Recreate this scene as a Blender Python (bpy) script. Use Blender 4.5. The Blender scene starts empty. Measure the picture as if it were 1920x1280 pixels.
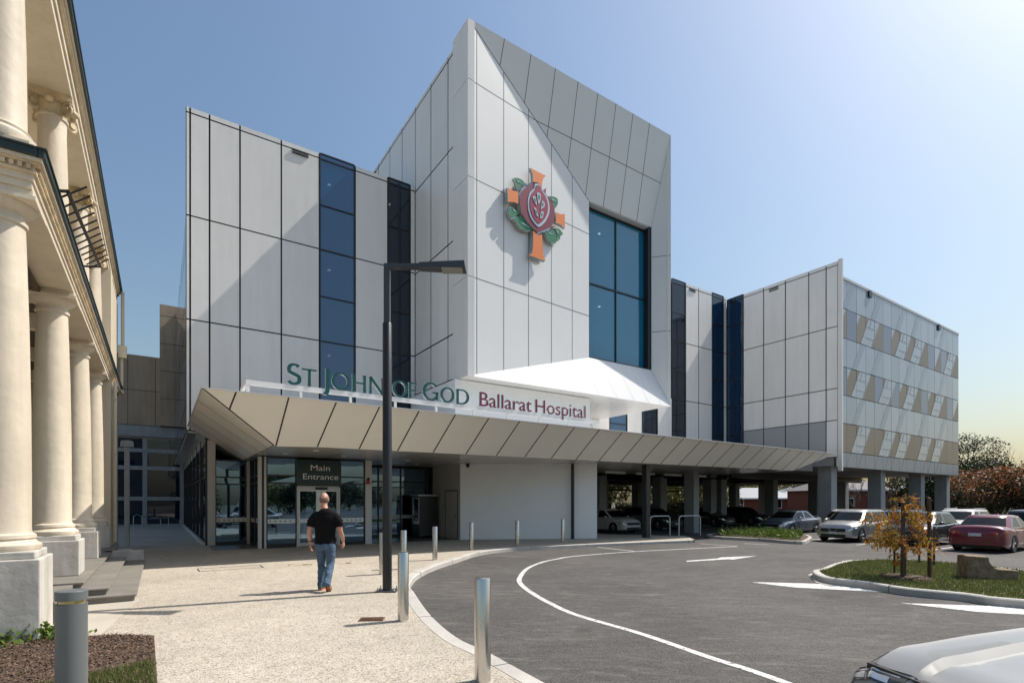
import bpy, bmesh, math, random
import numpy as np
from mathutils import Vector, Matrix
random.seed(7)
SC = bpy.context.scene
COL = SC.collection
R = math.radians
# ------------------------------------------------------------------ survey of the site (metres)
FOC, HZ, CH = 990.0, 941.0, 1.65            # focal length and horizon of the photograph, eye height
CU, SU = 0.8312, 0.5560                     # direction of the hospital's long facade
TH = math.atan2(SU, CU)
def B(u, w, z=0.0): return Vector((u*CU - w*SU, u*SU + w*CU, z))
def at(px, py, z=0.0):
    Y = (CH - z)*FOC/(py - HZ); return Vector(((px-960)/FOC*Y, Y, z))
def U(px, w):
    r = (px-960)/FOC; Y = w/(CU - SU*r); return Y*(CU*r + SU)
def W(px, u):
    r = (px-960)/FOC; Y = u/(CU*r + SU); return Y*(CU - SU*r)
def Zw(px, py, w):
    r = (px-960)/FOC; Y = w/(CU - SU*r); return CH + (HZ-py)/FOC*Y

# ------------------------------------------------------------------ mesh builder
class MB:
    def __init__(s, off=(0, 0, 0)):
        s.v = []; s.f = []; s.m = []; s.o = off
    def add(s, vs, fs, m=0):
        n = len(s.v); ox, oy, oz = s.o
        s.v += [(p[0]-ox, p[1]-oy, p[2]-oz) for p in vs]
        s.f += [tuple(i+n for i in f) for f in fs]
        s.m += [m]*len(fs) if isinstance(m, int) else list(m)
    def hexa(s, p, m=0):
        s.add(p, [(3,2,1,0),(4,5,6,7),(0,1,5,4),(1,2,6,5),(2,3,7,6),(3,0,4,7)], m)
    def box(s, x0, x1, y0, y1, z0, z1, m=0):
        s.hexa([(x0,y0,z0),(x1,y0,z0),(x1,y1,z0),(x0,y1,z0),(x0,y0,z1),(x1,y0,z1),(x1,y1,z1),(x0,y1,z1)], m)
    def fbox(s, fr, a0, a1, d0, d1, z0, z1, m=0):
        s.hexa([fr(a0,d0,z0),fr(a1,d0,z0),fr(a1,d1,z0),fr(a0,d1,z0),fr(a0,d0,z1),fr(a1,d0,z1),fr(a1,d1,z1),fr(a0,d1,z1)], m)
    def poly(s, pts, m=0): s.add(pts, [tuple(range(len(pts)))], m)
    def prism(s, pts, vec, m=0, mside=None):
        n = len(pts); v = Vector(vec)
        q = [tuple(Vector(p)+v) for p in pts]
        fs = [tuple(range(n)), tuple(range(2*n-1, n-1, -1))] + [(i, (i+1) % n, n+(i+1) % n, n+i) for i in range(n)]
        s.add(list(pts)+q, fs, [m, m]+[m if mside is None else mside]*n)
    def loft(s, rings, m=0, caps=True, closed=True):
        n = len(rings[0]); vs = [p for r in rings for p in r]; fs = []
        for i in range(len(rings)-1):
            for j in range(n if closed else n-1):
                k = (j+1) % n
                fs.append((i*n+j, i*n+k, (i+1)*n+k, (i+1)*n+j))
        if caps:
            fs.append(tuple(range(n-1, -1, -1))); fs.append(tuple((len(rings)-1)*n+j for j in range(n)))
        s.add(vs, fs, m)
    def lathe(s, prof, c=(0, 0, 0), n=24, m=0, caps=True):
        s.loft([[(c[0]+r*math.cos(2*math.pi*k/n), c[1]+r*math.sin(2*math.pi*k/n), c[2]+z) for k in range(n)] for r, z in prof], m, caps)
    def tube(s, path, rad, n=8, m=0, caps=True):
        P = [Vector(p) for p in path]; rings = []
        rr = rad if isinstance(rad, (list, tuple)) else [rad]*len(P)
        ref = Vector((0, 0, 1)); prev = None
        for i, p in enumerate(P):
            t = (P[min(i+1, len(P)-1)] - P[max(i-1, 0)])
            if t.length < 1e-9: t = Vector((0, 0, 1))
            t.normalize()
            if prev is None:
                a = t.cross(ref)
                if a.length < .05: a = t.cross(Vector((1, 0, 0)))
            else:
                a = prev - t*prev.dot(t)
            a.normalize(); prev = a; b = t.cross(a)
            rings.append([tuple(p + (a*math.cos(2*math.pi*k/n) + b*math.sin(2*math.pi*k/n))*rr[i]) for k in range(n)])
        s.loft(rings, m, caps)
    def bar(s, p, q, width, nrm, th, m=0):
        """thin strip from p to q lying on a face with normal nrm"""
        p = Vector(p); q = Vector(q); nrm = Vector(nrm).normalized()
        t = (q-p).normalized(); a = t.cross(nrm).normalized()*width*.5; h = nrm*th; lo = nrm*-.02
        s.hexa([tuple(x) for x in (p-a+lo, q-a+lo, q+a+lo, p+a+lo, p-a+h, q-a+h, q+a+h, p+a+h)], m)
    def ell(s, c, r, n=16, k=10, m=0):
        s.loft([[(c[0]+r[0]*math.sin(math.pi*(i+.02)/(k+.04))*math.cos(2*math.pi*j/n), c[1]+r[1]*math.sin(math.pi*(i+.02)/(k+.04))*math.sin(2*math.pi*j/n),
                  c[2]-r[2]*math.cos(math.pi*(i+.02)/(k+.04))) for j in range(n)] for i in range(k+1)], m)
    def build(s, name, mats, parent=None, loc=None, rot=0.0, smooth=False, bevel=0.0, normals=True, ang=35):
        me = bpy.data.meshes.new(name)
        me.from_pydata(s.v, [], s.f)
        if not isinstance(mats, (list, tuple)): mats = [mats]
        for m in mats: me.materials.append(m)
        if any(s.m): me.polygons.foreach_set('material_index', s.m)
        if normals:
            bm = bmesh.new(); bm.from_mesh(me); bmesh.ops.recalc_face_normals(bm, faces=bm.faces); bm.to_mesh(me); bm.free()
        if smooth:
            me.polygons.foreach_set('use_smooth', [True]*len(me.polygons)); me.set_sharp_from_angle(angle=R(ang))
        me.update()
        o = bpy.data.objects.new(name, me); COL.objects.link(o)
        if parent: o.parent = parent
        if loc is not None: o.location = loc
        o.rotation_euler = (0, 0, rot)
        if bevel:
            b = o.modifiers.new('bevel', 'BEVEL'); b.width = bevel; b.segments = 2; b.limit_method = 'ANGLE'; b.angle_limit = R(40)
        return o

def tag(o, label=None, cat=None, group=None, kind=None):
    if label: o['label'] = label
    if cat: o['category'] = cat
    if group: o['group'] = group
    if kind: o['kind'] = kind
    return o
def thing(name, label, cat, loc=(0, 0, 0), rot=0.0, group=None):
    o = bpy.data.objects.new(name, None); COL.objects.link(o); o.empty_display_size = .3
    o.location = loc; o.rotation_euler = (0, 0, rot)
    return tag(o, label, cat, group)
KIDS = {}
def copy_tree(o, parent=None):
    c = o.copy(); COL.objects.link(c)
    if parent: c.parent = parent
    for ch in list(o.children): copy_tree(ch, c)
    return c

def catmull(pts, k=8, closed=False):
    P = [Vector(p) for p in pts]; out = []; n = len(P)
    for i in range(n if closed else n-1):
        g = lambda j: P[j % n] if closed else P[max(0, min(n-1, j))]
        a, b, c, d = g(i-1), g(i), g(i+1), g(i+2)
        for q in range(k):
            t = q/k
            out.append(.5*((2*b)+(c-a)*t+(2*a-5*b+4*c-d)*t*t+(3*b-a-3*c+d)*t**3))
    if not closed: out.append(P[-1])
    return out

# ------------------------------------------------------------------ materials
def nd(nt, typ, **kw):
    n = nt.nodes.new(typ)
    for k, v in kw.items():
        if k in n.inputs: n.inputs[k].default_value = v
        else: setattr(n, k, v)
    return n
def mk(name, col, rough=.5, metal=0.0, spec=.5, var=0.0, vscale=3.0, fine=0.0, fscale=60.0, bump=0.0, bscale=40.0, coat=0.0, ior=1.5,
       spots=None, emit=None, coords='Object', stain=0.0, isl=0.0, flake=0.0):
    m = bpy.data.materials.new(name); m.use_nodes = True; nt = m.node_tree; L = nt.links
    bs = nt.nodes['Principled BSDF']
    c = (*col, 1)
    bs.inputs['Base Color'].default_value = c; bs.inputs['Roughness'].default_value = rough; bs.inputs['Metallic'].default_value = metal
    bs.inputs['Specular IOR Level'].default_value = spec; bs.inputs['IOR'].default_value = ior
    if coat: bs.inputs['Coat Weight'].default_value = coat; bs.inputs['Coat Roughness'].default_value = .04
    if emit: bs.inputs['Emission Color'].default_value = (*emit[0], 1); bs.inputs['Emission Strength'].default_value = emit[1]
    tc = nd(nt, 'ShaderNodeTexCoord'); src = tc.outputs[coords]
    cur = None
    def mulnoise(cur, scale, amt, detail=4, stretch=None):
        s = src
        if stretch:
            mp = nd(nt, 'ShaderNodeMapping'); mp.inputs['Scale'].default_value = stretch; L.new(src, mp.inputs[0]); s = mp.outputs[0]
        no = nd(nt, 'ShaderNodeTexNoise', Scale=scale, Detail=detail, Roughness=.6); L.new(s, no.inputs['Vector'])
        mr = nd(nt, 'ShaderNodeMapRange'); mr.inputs[1].default_value = .3; mr.inputs[2].default_value = .7
        mr.inputs[3].default_value = 1-amt; mr.inputs[4].default_value = 1+amt; L.new(no.outputs['Fac'], mr.inputs[0])
        mx = nd(nt, 'ShaderNodeMix', data_type='RGBA', blend_type='MULTIPLY'); mx.inputs[0].default_value = 1
        if cur is None: mx.inputs[6].default_value = c
        else: L.new(cur, mx.inputs[6])
        L.new(mr.outputs[0], mx.inputs[7])
        return mx.outputs[2], no
    if var: cur, _ = mulnoise(cur, vscale, var)
    if fine: cur, _ = mulnoise(cur, fscale, fine, 2)
    if stain: cur, _ = mulnoise(cur, 1.3, stain, 5, (3, 3, .25))
    if isl:
        g = nd(nt, 'ShaderNodeNewGeometry'); mr = nd(nt, 'ShaderNodeMapRange'); mr.inputs[3].default_value = 1-isl; mr.inputs[4].default_value = 1+isl
        L.new(g.outputs['Random Per Island'], mr.inputs[0])
        mx = nd(nt, 'ShaderNodeMix', data_type='RGBA', blend_type='MULTIPLY'); mx.inputs[0].default_value = 1
        if cur is None: mx.inputs[6].default_value = c
        else: L.new(cur, mx.inputs[6])
        L.new(mr.outputs[0], mx.inputs[7]); cur = mx.outputs[2]
    if spots:                                     # (scale, colour, threshold lo, hi)
        for sc, sc_col, lo, hi in spots:
            vo = nd(nt, 'ShaderNodeTexVoronoi', Scale=sc); L.new(src, vo.inputs['Vector'])
            sep = nd(nt, 'ShaderNodeSeparateColor'); L.new(vo.outputs['Color'], sep.inputs[0])
            mr = nd(nt, 'ShaderNodeMapRange'); mr.inputs[1].default_value = lo; mr.inputs[2].default_value = hi; L.new(sep.outputs[0], mr.inputs[0])
            mx = nd(nt, 'ShaderNodeMix', data_type='RGBA')
            L.new(mr.outputs[0], mx.inputs[0])
            if cur is None: mx.inputs[6].default_value = c
            else: L.new(cur, mx.inputs[6])
            mx.inputs[7].default_value = (*sc_col, 1); cur = mx.outputs[2]
    if cur is not None: L.new(cur, bs.inputs['Base Color'])
    if bump:
        no = nd(nt, 'ShaderNodeTexNoise', Scale=bscale, Detail=4); L.new(src, no.inputs['Vector'])
        bp = nd(nt, 'ShaderNodeBump', Strength=bump, Distance=.02); L.new(no.outputs['Fac'], bp.inputs['Height']); L.new(bp.outputs[0], bs.inputs['Normal'])
    return m
def mk_leaf(name, cols, rough=.55, trans=.25):
    """leaf colours picked per leaf from a ramp"""
    m = bpy.data.materials.new(name); m.use_nodes = True; nt = m.node_tree; L = nt.links
    bs = nt.nodes['Principled BSDF']; bs.inputs['Roughness'].default_value = rough
    g = nd(nt, 'ShaderNodeNewGeometry'); rp = nd(nt, 'ShaderNodeValToRGB'); L.new(g.outputs['Random Per Island'], rp.inputs[0])
    el = rp.color_ramp.elements
    el[0].position = 0; el[0].color = (*cols[0], 1); el[1].position = 1; el[1].color = (*cols[-1], 1)
    for i, c in enumerate(cols[1:-1]):
        e = el.new((i+1)/(len(cols)-1)); e.color = (*c, 1)
    L.new(rp.outputs[0], bs.inputs['Base Color'])
    tr = nd(nt, 'ShaderNodeBsdfTranslucent'); L.new(rp.outputs[0], tr.inputs[0])
    mx = nd(nt, 'ShaderNodeMixShader'); mx.inputs[0].default_value = trans
    L.new(bs.outputs[0], mx.inputs[1]); L.new(tr.outputs[0], mx.inputs[2])
    L.new(mx.outputs[0], nt.nodes['Material Output'].inputs['Surface'])
    return m
def mk_glass(name, tint, through, refl_ior=1.9, base=(.01, .02, .03), rough=.01, wav=.0, tint2=None):
    """architectural glass: a mirror-like skin over a dark tinted body that lets a share of the light through"""
    m = bpy.data.materials.new(name); m.use_nodes = True; nt = m.node_tree; L = nt.links
    bs = nt.nodes['Principled BSDF']; bs.inputs['Base Color'].default_value = (*base, 1); bs.inputs['Roughness'].default_value = rough
    bs.inputs['IOR'].default_value = refl_ior
    if tint2: bs.inputs['Specular Tint'].default_value = (*tint2, 1)
    tr = nd(nt, 'ShaderNodeBsdfTransparent'); tr.inputs[0].default_value = (*tint, 1)
    lw = nd(nt, 'ShaderNodeFresnel'); lw.inputs[0].default_value = refl_ior
    ma = nd(nt, 'ShaderNodeMath', operation='MULTIPLY_ADD'); ma.inputs[1].default_value = through; ma.inputs[2].default_value = 1-through
    L.new(lw.outputs[0], ma.inputs[0])
    mx = nd(nt, 'ShaderNodeMixShader'); L.new(ma.outputs[0], mx.inputs[0]); L.new(tr.outputs[0], mx.inputs[1]); L.new(bs.outputs[0], mx.inputs[2])
    L.new(mx.outputs[0], nt.nodes['Material Output'].inputs['Surface'])
    if wav:
        tc = nd(nt, 'ShaderNodeTexCoord'); no = nd(nt, 'ShaderNodeTexNoise', Scale=.6, Detail=1); L.new(tc.outputs['Object'], no.inputs['Vector'])
        bp = nd(nt, 'ShaderNodeBump', Strength=wav, Distance=.05); L.new(no.outputs['Fac'], bp.inputs['Height']); L.new(bp.outputs[0], bs.inputs['Normal'])
    return m

M = dict(
    clad=mk('white_composite_panel', (.82, .80, .77), .30, spec=.5, var=.025, vscale=.7, stain=.035, isl=.035),
    clad2=mk('white_facet_panel', (.82, .82, .81), .34, var=.02, vscale=.6, isl=.02),
    bounceclad=mk('bounce_tinted_fascia_panel', (.88, .83, .74), .34, var=.03, vscale=.6, isl=.02),  # white panel; warm bounce from the paving is put into its colour
    grayclad=mk('grey_perforated_panel', (.36, .37, .38), .45, fine=.12, fscale=90),
    joint=mk('black_joint_gasket', (.012, .012, .014), .6),
    jointgrey=mk('grey_panel_joint', (.10, .11, .12), .6),
    soffit=mk('satin_soffit_panel', (.66, .64, .60), .2, metal=.15, var=.03, vscale=.8),
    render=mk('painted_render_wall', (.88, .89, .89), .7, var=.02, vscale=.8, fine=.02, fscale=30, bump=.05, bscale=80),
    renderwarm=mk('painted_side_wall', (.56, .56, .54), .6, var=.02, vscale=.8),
    glassb=mk_glass('blue_reflective_glass', (.2, .3, .42), .15, 2.1, base=(.008, .080, .20), wav=.04),
    glassd=mk_glass('dark_blue_glass', (.2, .25, .3), .3, 1.75, base=(.006, .02, .045), wav=.04),
    glasst=mk_glass('tower_window_glass', (.3, .5, .62), .35, 2.2, base=(.010, .30, .52), wav=.03),
    glassn=mk_glass('navy_glass', (.2, .25, .3), .2, 1.8, base=(.005, .028, .075), wav=.03),
    glasse=mk_glass('entrance_glass', (.40, .44, .44), .42, 4.6, base=(.008, .012, .016), wav=.03, tint2=(.48, .74, 1.0)),
    fritted=mk('fritted_glass_panel', (.35, .40, .45), .12, spec=.6, var=.04, vscale=.5, isl=.07),
    fritted2=mk('pale_fritted_panel', (.40, .45, .49), .12, spec=.6),
    tan=mk('tan_screen_panel', (.245, .20, .145), .4, var=.05, vscale=.6, isl=.08),
    violet=mk('slate_screen_panel', (.17, .20, .27), .2, isl=.08),
    ghost=mk('painted_fin_reflection', (.30, .35, .40), .15),  # stripe colour standing in for reflected fins on the screen
    mesh=mk('grey_mesh_screen', (.27, .29, .31), .4, fine=.1, fscale=70),
    screenline=mk('pale_screen_edge', (.46, .48, .49), .35),
    frame=mk('dark_window_frame', (.014, .016, .02), .4),
    alu=mk('satin_aluminium', (.55, .55, .54), .32, metal=.85, var=.04),
    alupaint=mk('pale_grey_metal', (.58, .58, .57), .4, var=.02),
    white=mk('white_painted_steel', (.78, .79, .79), .4),
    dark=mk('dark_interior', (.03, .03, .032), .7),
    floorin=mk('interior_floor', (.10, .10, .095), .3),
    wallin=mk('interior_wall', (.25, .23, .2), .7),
    slab=mk('interior_slab', (.5, .52, .53), .7),
    lit=mk('ceiling_light', (.9, .9, .9), .5, emit=((1, .93, .82), 2.2)),
    conc=mk('concrete_column', (.30, .31, .315), .7, var=.08, vscale=1.5, fine=.06, fscale=25, stain=.1),
    coldark=mk('dark_steel_column', (.02, .021, .023), .38),
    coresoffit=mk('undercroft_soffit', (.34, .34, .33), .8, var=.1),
    tanpanel=mk('tan_cement_panel', (.36, .28, .20), .75, var=.08, vscale=.8, stain=.12),
    cream=mk('cream_paint', (.62, .545, .42), .6, var=.04, vscale=1.2, fine=.03, fscale=35, bump=.12, bscale=18, stain=.07),
    creamcol=mk('cream_column_paint', (.62, .545, .43), .6, var=.07, vscale=2.5, bump=.3, bscale=9, stain=.12),
    creamgrey=mk('pedestal_paint', (.50, .475, .43), .75, var=.12, vscale=2.2, bump=.4, bscale=7, stain=.16),
    creamdirty=mk('weathered_moulding_paint', (.58, .47, .31), .65, var=.22, vscale=4, stain=.18),
    gutter=mk('green_gutter_paint', (.016, .03, .027), .35, var=.15),
    timber=mk('dark_timber_lining', (.075, .055, .035), .7, var=.3, vscale=3),
    stone=mk('bluestone_step', (.20, .185, .16), .8, var=.14, vscale=2.5, fine=.12, fscale=50, bump=.2),
    iron=mk('black_iron', (.015, .013, .012), .6),
    black=mk('black_pole_paint', (.012, .013, .014), .33),
    charcoal=mk('charcoal_pole_paint', (.045, .05, .054), .4),
    greylamp=mk('grey_bollard_paint', (.11, .125, .13), .45, var=.06, vscale=4),
    steel=mk('brushed_stainless_steel', (.62, .60, .57), .24, metal=1.0, fine=.05, fscale=120),
    galv=mk('galvanised_steel', (.45, .50, .53), .4, metal=.6, var=.08),
    rust=mk('rusty_iron', (.16, .085, .05), .85, var=.3, vscale=15),
    kerb=mk('kerb_concrete', (.46, .44, .40), .85, var=.12, vscale=1.6, fine=.1, fscale=60, bump=.2),
    slabc=mk('smooth_concrete', (.46, .42, .35), .8, var=.08, vscale=1.5, fine=.06, fscale=40),
    paint=mk('road_marking_paint', (.62, .62, .60), .7, var=.16, vscale=4, fine=.2, fscale=45, spots=[(26, (.16, .15, .145), .90, .97), (70, (.2, .19, .18), .88, .96)]),
    soil=mk('garden_soil', (.09, .06, .04), .95, var=.3, vscale=8, bump=.6, bscale=30),
    lawn=mk('lawn_soil', (.09, .095, .035), .95, var=.3, vscale=3),
    green_sign=mk('dark_green_sign_panel', (.012, .033, .035), .3),
    letter_g=mk('dark_green_letter', (.006, .085, .085), .25),
    letter_m=mk('maroon_letter', (.19, .012, .045), .25),
    letter_e=mk('pale_letter_edge', (.55, .60, .60), .2, metal=.6),
    letter_w=mk('white_letter', (.8, .8, .8), .4),
    orange=mk('orange_enamel', (.85, .23, .045), .35),
    maroon=mk('maroon_enamel', (.21, .012, .04), .35),
    crimson=mk('crimson_enamel', (.30, .012, .05), .35),
    leafg=mk('green_enamel', (.012, .20, .075), .35),
    tyre=mk('tyre_rubber', (.015, .015, .016), .8),
    rim=mk('alloy_wheel', (.5, .5, .51), .28, metal=.9),
    carglass=mk_glass('car_glass', (.12, .14, .14), .45, 1.6, base=(.006, .008, .009)),
    cartrim=mk('black_car_trim', (.012, .012, .013), .5),
    darklens=mk('dark_lamp_lens', (.008, .009, .01), .05, coat=1),
    headlamp=mk('headlamp_glass', (.55, .58, .6), .06, metal=.6, coat=1),
    taillamp=mk('red_tail_lamp', (.30, .012, .01), .12, coat=1),
    amber=mk('amber_lamp', (.7, .2, .03), .15, coat=1),
    plate=mk('number_plate', (.6, .62, .64), .5, fine=.35, fscale=22),
    skin=mk('skin', (.52, .27, .19), .5, var=.12, vscale=9),
    hair=mk('short_cropped_hair', (.17, .105, .08), .8, var=.2, vscale=40),
    tee=mk('black_cotton', (.006, .006, .007), .95, spec=.2, var=.2, vscale=6),
    jean=mk('blue_denim', (.07, .115, .18), .85, var=.28, vscale=6, fine=.12, fscale=150),
    shoe=mk('teal_shoe', (.06, .13, .14), .7),
    sole=mk('orange_rubber_sole', (.42, .14, .06), .7),
    bark=mk('tree_bark', (.10, .075, .055), .9, var=.3, vscale=6, bump=.5, bscale=15),
    stake=mk('hardwood_stake', (.085, .05, .03), .85, var=.25, vscale=8),
    weather=mk('weathered_stone', (.23, .165, .105), .9, var=.4, vscale=6, fine=.25, fscale=30, bump=.9, bscale=18),
    brick=mk('red_brick', (.19, .065, .045), .85, var=.15, vscale=4, fine=.2, fscale=12),
    roofw=mk('pale_metal_roof', (.36, .37, .38), .5),
    roofg=mk('grey_tile_roof', (.17, .16, .16), .8, fine=.2, fscale=8),
    rooft=mk('terracotta_roof', (.30, .12, .07), .8, fine=.2, fscale=8),
)
def car_paint(name, c, metal=.0, rough=.28, coat=.7):
    return mk(name, c, rough, metal=metal, coat=coat)

# asphalt and exposed aggregate need their own trees
def ground_mat(name, base, kind):
    m = bpy.data.materials.new(name); m.use_nodes = True; nt = m.node_tree; L = nt.links
    bs = nt.nodes['Principled BSDF']; bs.inputs['Roughness'].default_value = .88
    tc = nd(nt, 'ShaderNodeTexCoord'); src = tc.outputs['Object']
    def noise(scale, detail=4, rough=.55, stretch=None, dist=0):
        s = src
        if stretch:
            mp = nd(nt, 'ShaderNodeMapping'); mp.inputs['Scale'].default_value = stretch; mp.inputs['Rotation'].default_value = (0, 0, .5)
            L.new(src, mp.inputs[0]); s = mp.outputs[0]
        n = nd(nt, 'ShaderNodeTexNoise', Scale=scale, Detail=detail, Roughness=rough, Distortion=dist); L.new(s, n.inputs['Vector']); return n.outputs['Fac']
    def ramp(f, lo, hi, a, b):
        r = nd(nt, 'ShaderNodeMapRange'); r.inputs[1].default_value = lo; r.inputs[2].default_value = hi; r.inputs[3].default_value = a; r.inputs[4].default_value = b
        L.new(f, r.inputs[0]); return r.outputs[0]
    def mul(c, f):
        x = nd(nt, 'ShaderNodeMix', data_type='RGBA', blend_type='MULTIPLY'); x.inputs[0].default_value = 1
        if isinstance(c, tuple): x.inputs[6].default_value = (*c, 1)
        else: L.new(c, x.inputs[6])
        L.new(f, x.inputs[7]); return x.outputs[2]
    def mixc(c, col, f):
        x = nd(nt, 'ShaderNodeMix', data_type='RGBA'); L.new(f, x.inputs[0]); L.new(c, x.inputs[6]); x.inputs[7].default_value = (*col, 1); return x.outputs[2]
    if kind == 'asphalt':
        c = mul(base, ramp(noise(.35, 5), .3, .7, .74, 1.26))
        c = mul(c, ramp(noise(2.2, 6, .7, (1, 2.6, 1), .6), .3, .7, .76, 1.26))
        c = mul(c, ramp(noise(22, 3, .7), .3, .7, .8, 1.2))
        vo = nd(nt, 'ShaderNodeTexVoronoi', Scale=95); L.new(src, vo.inputs['Vector'])
        sp = nd(nt, 'ShaderNodeSeparateColor'); L.new(vo.outputs['Color'], sp.inputs[0])
        c = mul(c, ramp(sp.outputs[0], 0, 1, .55, 1.5))
        c = mixc(c, (.16, .15, .135), ramp(noise(.9, 7, .75, (1, 2.2, 1), 1.2), .60, .72, 0, .6))
        v2 = nd(nt, 'ShaderNodeTexVoronoi', Scale=.8); L.new(src, v2.inputs['Vector'])
        s2 = nd(nt, 'ShaderNodeSeparateColor'); L.new(v2.outputs['Color'], s2.inputs[0])
        mm = nd(nt, 'ShaderNodeMath', operation='MULTIPLY'); L.new(ramp(v2.outputs['Distance'], .08, .26, .8, 0), mm.inputs[0]); L.new(ramp(s2.outputs[0], .62, .68, 0, 1), mm.inputs[1])
        m3 = nd(nt, 'ShaderNodeMath', operation='MULTIPLY'); L.new(mm.outputs[0], m3.inputs[0]); L.new(ramp(noise(9, 4, .7), .35, .6, 0, 1), m3.inputs[1])
        c = mixc(c, (.022, .021, .021), m3.outputs[0])
        c = mixc(c, (.19, .18, .16), ramp(noise(.5, 8, .72, (1, 3.2, 1), 3.0), .54, .70, 0, .62))
        h = vo.outputs['Distance']; st = .5
    else:
        vo = nd(nt, 'ShaderNodeTexVoronoi', Scale=72); L.new(src, vo.inputs['Vector'])
        sp = nd(nt, 'ShaderNodeSeparateColor'); L.new(vo.outputs['Color'], sp.inputs[0])
        rp = nd(nt, 'ShaderNodeValToRGB'); rp.color_ramp.interpolation = 'CONSTANT'; L.new(sp.outputs[0], rp.inputs[0])
        el = rp.color_ramp.elements; stops = [(0, (.22, .18, .13)), (.07, (.36, .30, .225)), (.22, (.47, .415, .325)), (.44, (.545, .49, .40)), (.74, (.60, .55, .465)), (.93, (.44, .41, .36))]
        el[0].color = (*stops[0][1], 1); el[0].position = 0; el[1].position = stops[1][0]; el[1].color = (*stops[1][1], 1)
        for p, q in stops[2:]:
            e = el.new(p); e.color = (*q, 1)
        c = mul(rp.outputs[0], ramp(noise(.5, 5), .3, .7, .76, .97))
        c = mul(c, ramp(noise(4, 5, .65), .3, .7, .9, 1.08))
        c = mixc(c, (.2, .17, .13), ramp(noise(1.3, 6, .7, None, .8), .64, .76, 0, .35))
        h = vo.outputs['Distance']; st = .35
    L.new(c, bs.inputs['Base Color'])
    bp = nd(nt, 'ShaderNodeBump', Strength=st, Distance=.006); L.new(h, bp.inputs['Height']); L.new(bp.outputs[0], bs.inputs['Normal'])
    return m
M['asphalt'] = ground_mat('asphalt', (.075, .070, .066), 'asphalt')
M['aggregate'] = ground_mat('exposed_aggregate', (.5, .45, .37), 'agg')
L_ = dict(
    photinia=mk_leaf('red_tipped_hedge_leaf', [(.015, .025, .008), (.035, .045, .013), (.06, .06, .02), (.12, .055, .025)]),
    photred=mk_leaf('young_red_leaf', [(.30, .07, .035), (.42, .16, .06), (.16, .10, .03)]),
    euc=mk_leaf('eucalypt_leaf', [(.025, .035, .015), (.05, .06, .025), (.08, .08, .04)]),
    dark=mk_leaf('dark_evergreen_leaf', [(.015, .025, .01), (.03, .045, .015), (.05, .065, .02)]),
    yellow=mk_leaf('yellow_green_leaf', [(.05, .07, .015), (.14, .15, .03), (.28, .24, .05)]),
    sap=mk_leaf('autumn_leaf', [(.48, .13, .02), (.60, .34, .03), (.40, .10, .02), (.52, .42, .05), (.12, .15, .03), (.18, .06, .02), (.58, .24, .03), (.09, .10, .03)], trans=.35),
    ground=mk_leaf('ground_cover_leaf', [(.08, .14, .02), (.16, .22, .03), (.05, .09, .02)]),
    grass=mk_leaf('grass_blade', [(.07, .11, .02), (.11, .15, .03), (.16, .17, .05), (.23, .20, .08)]),
    bark=mk_leaf('bark_mulch_chip', [(.05, .028, .018), (.12, .07, .045), (.2, .13, .09), (.03, .018, .012)], trans=0, rough=.9),
)
# ------------------------------------------------------------------ camera, sun, sky
cam = bpy.data.objects.new('camera', bpy.data.cameras.new('camera')); COL.objects.link(cam); SC.camera = cam
cam.location = (0, 0, CH); cam.rotation_euler = (R(90), 0, 0)
cam.data.sensor_width = 36; cam.data.lens = 36*FOC/1920; cam.data.shift_y = (HZ-640)/1920
cam.data.clip_start = .05; cam.data.clip_end = 3000
SUN_EL = R(52.5); SAZ = Vector((.911, .412, 0)).normalized()
sdir = Vector((SAZ.x*math.cos(SUN_EL), SAZ.y*math.cos(SUN_EL), math.sin(SUN_EL)))
sl = bpy.data.lights.new('sun', 'SUN'); sl.energy = 3.7; sl.angle = R(.53); sl.color = (1, .93, .84)
so = bpy.data.objects.new('sun', sl); COL.objects.link(so); so.rotation_euler = sdir.to_track_quat('Z', 'Y').to_euler(); so.location = (40, 20, 50)
wd = bpy.data.worlds.new('World'); SC.world = wd; wd.use_nodes = True; wt = wd.node_tree
sky = wt.nodes.new('ShaderNodeTexSky'); sky.sky_type = 'NISHITA'; sky.sun_disc = False
sky.sun_elevation = SUN_EL; sky.sun_rotation = math.atan2(SAZ.x, SAZ.y); sky.altitude = 300; sky.air_density = 1.75; sky.dust_density = 3.2; sky.ozone_density = 5.0
wt.links.new(sky.outputs[0], wt.nodes['Background'].inputs[0]); wt.nodes['Background'].inputs[1].default_value = .084
SC.view_settings.view_transform = 'Standard'; SC.view_settings.look = 'None'; SC.view_settings.exposure = .60; SC.view_settings.gamma = 1
try:
    SC.cycles.max_bounces = 8; SC.cycles.transparent_max_bounces = 12; SC.cycles.use_denoising = True; SC.cycles.caustics_reflective = False
    SC.cycles.sample_clamp_indirect = 4.0
except Exception: pass

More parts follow.
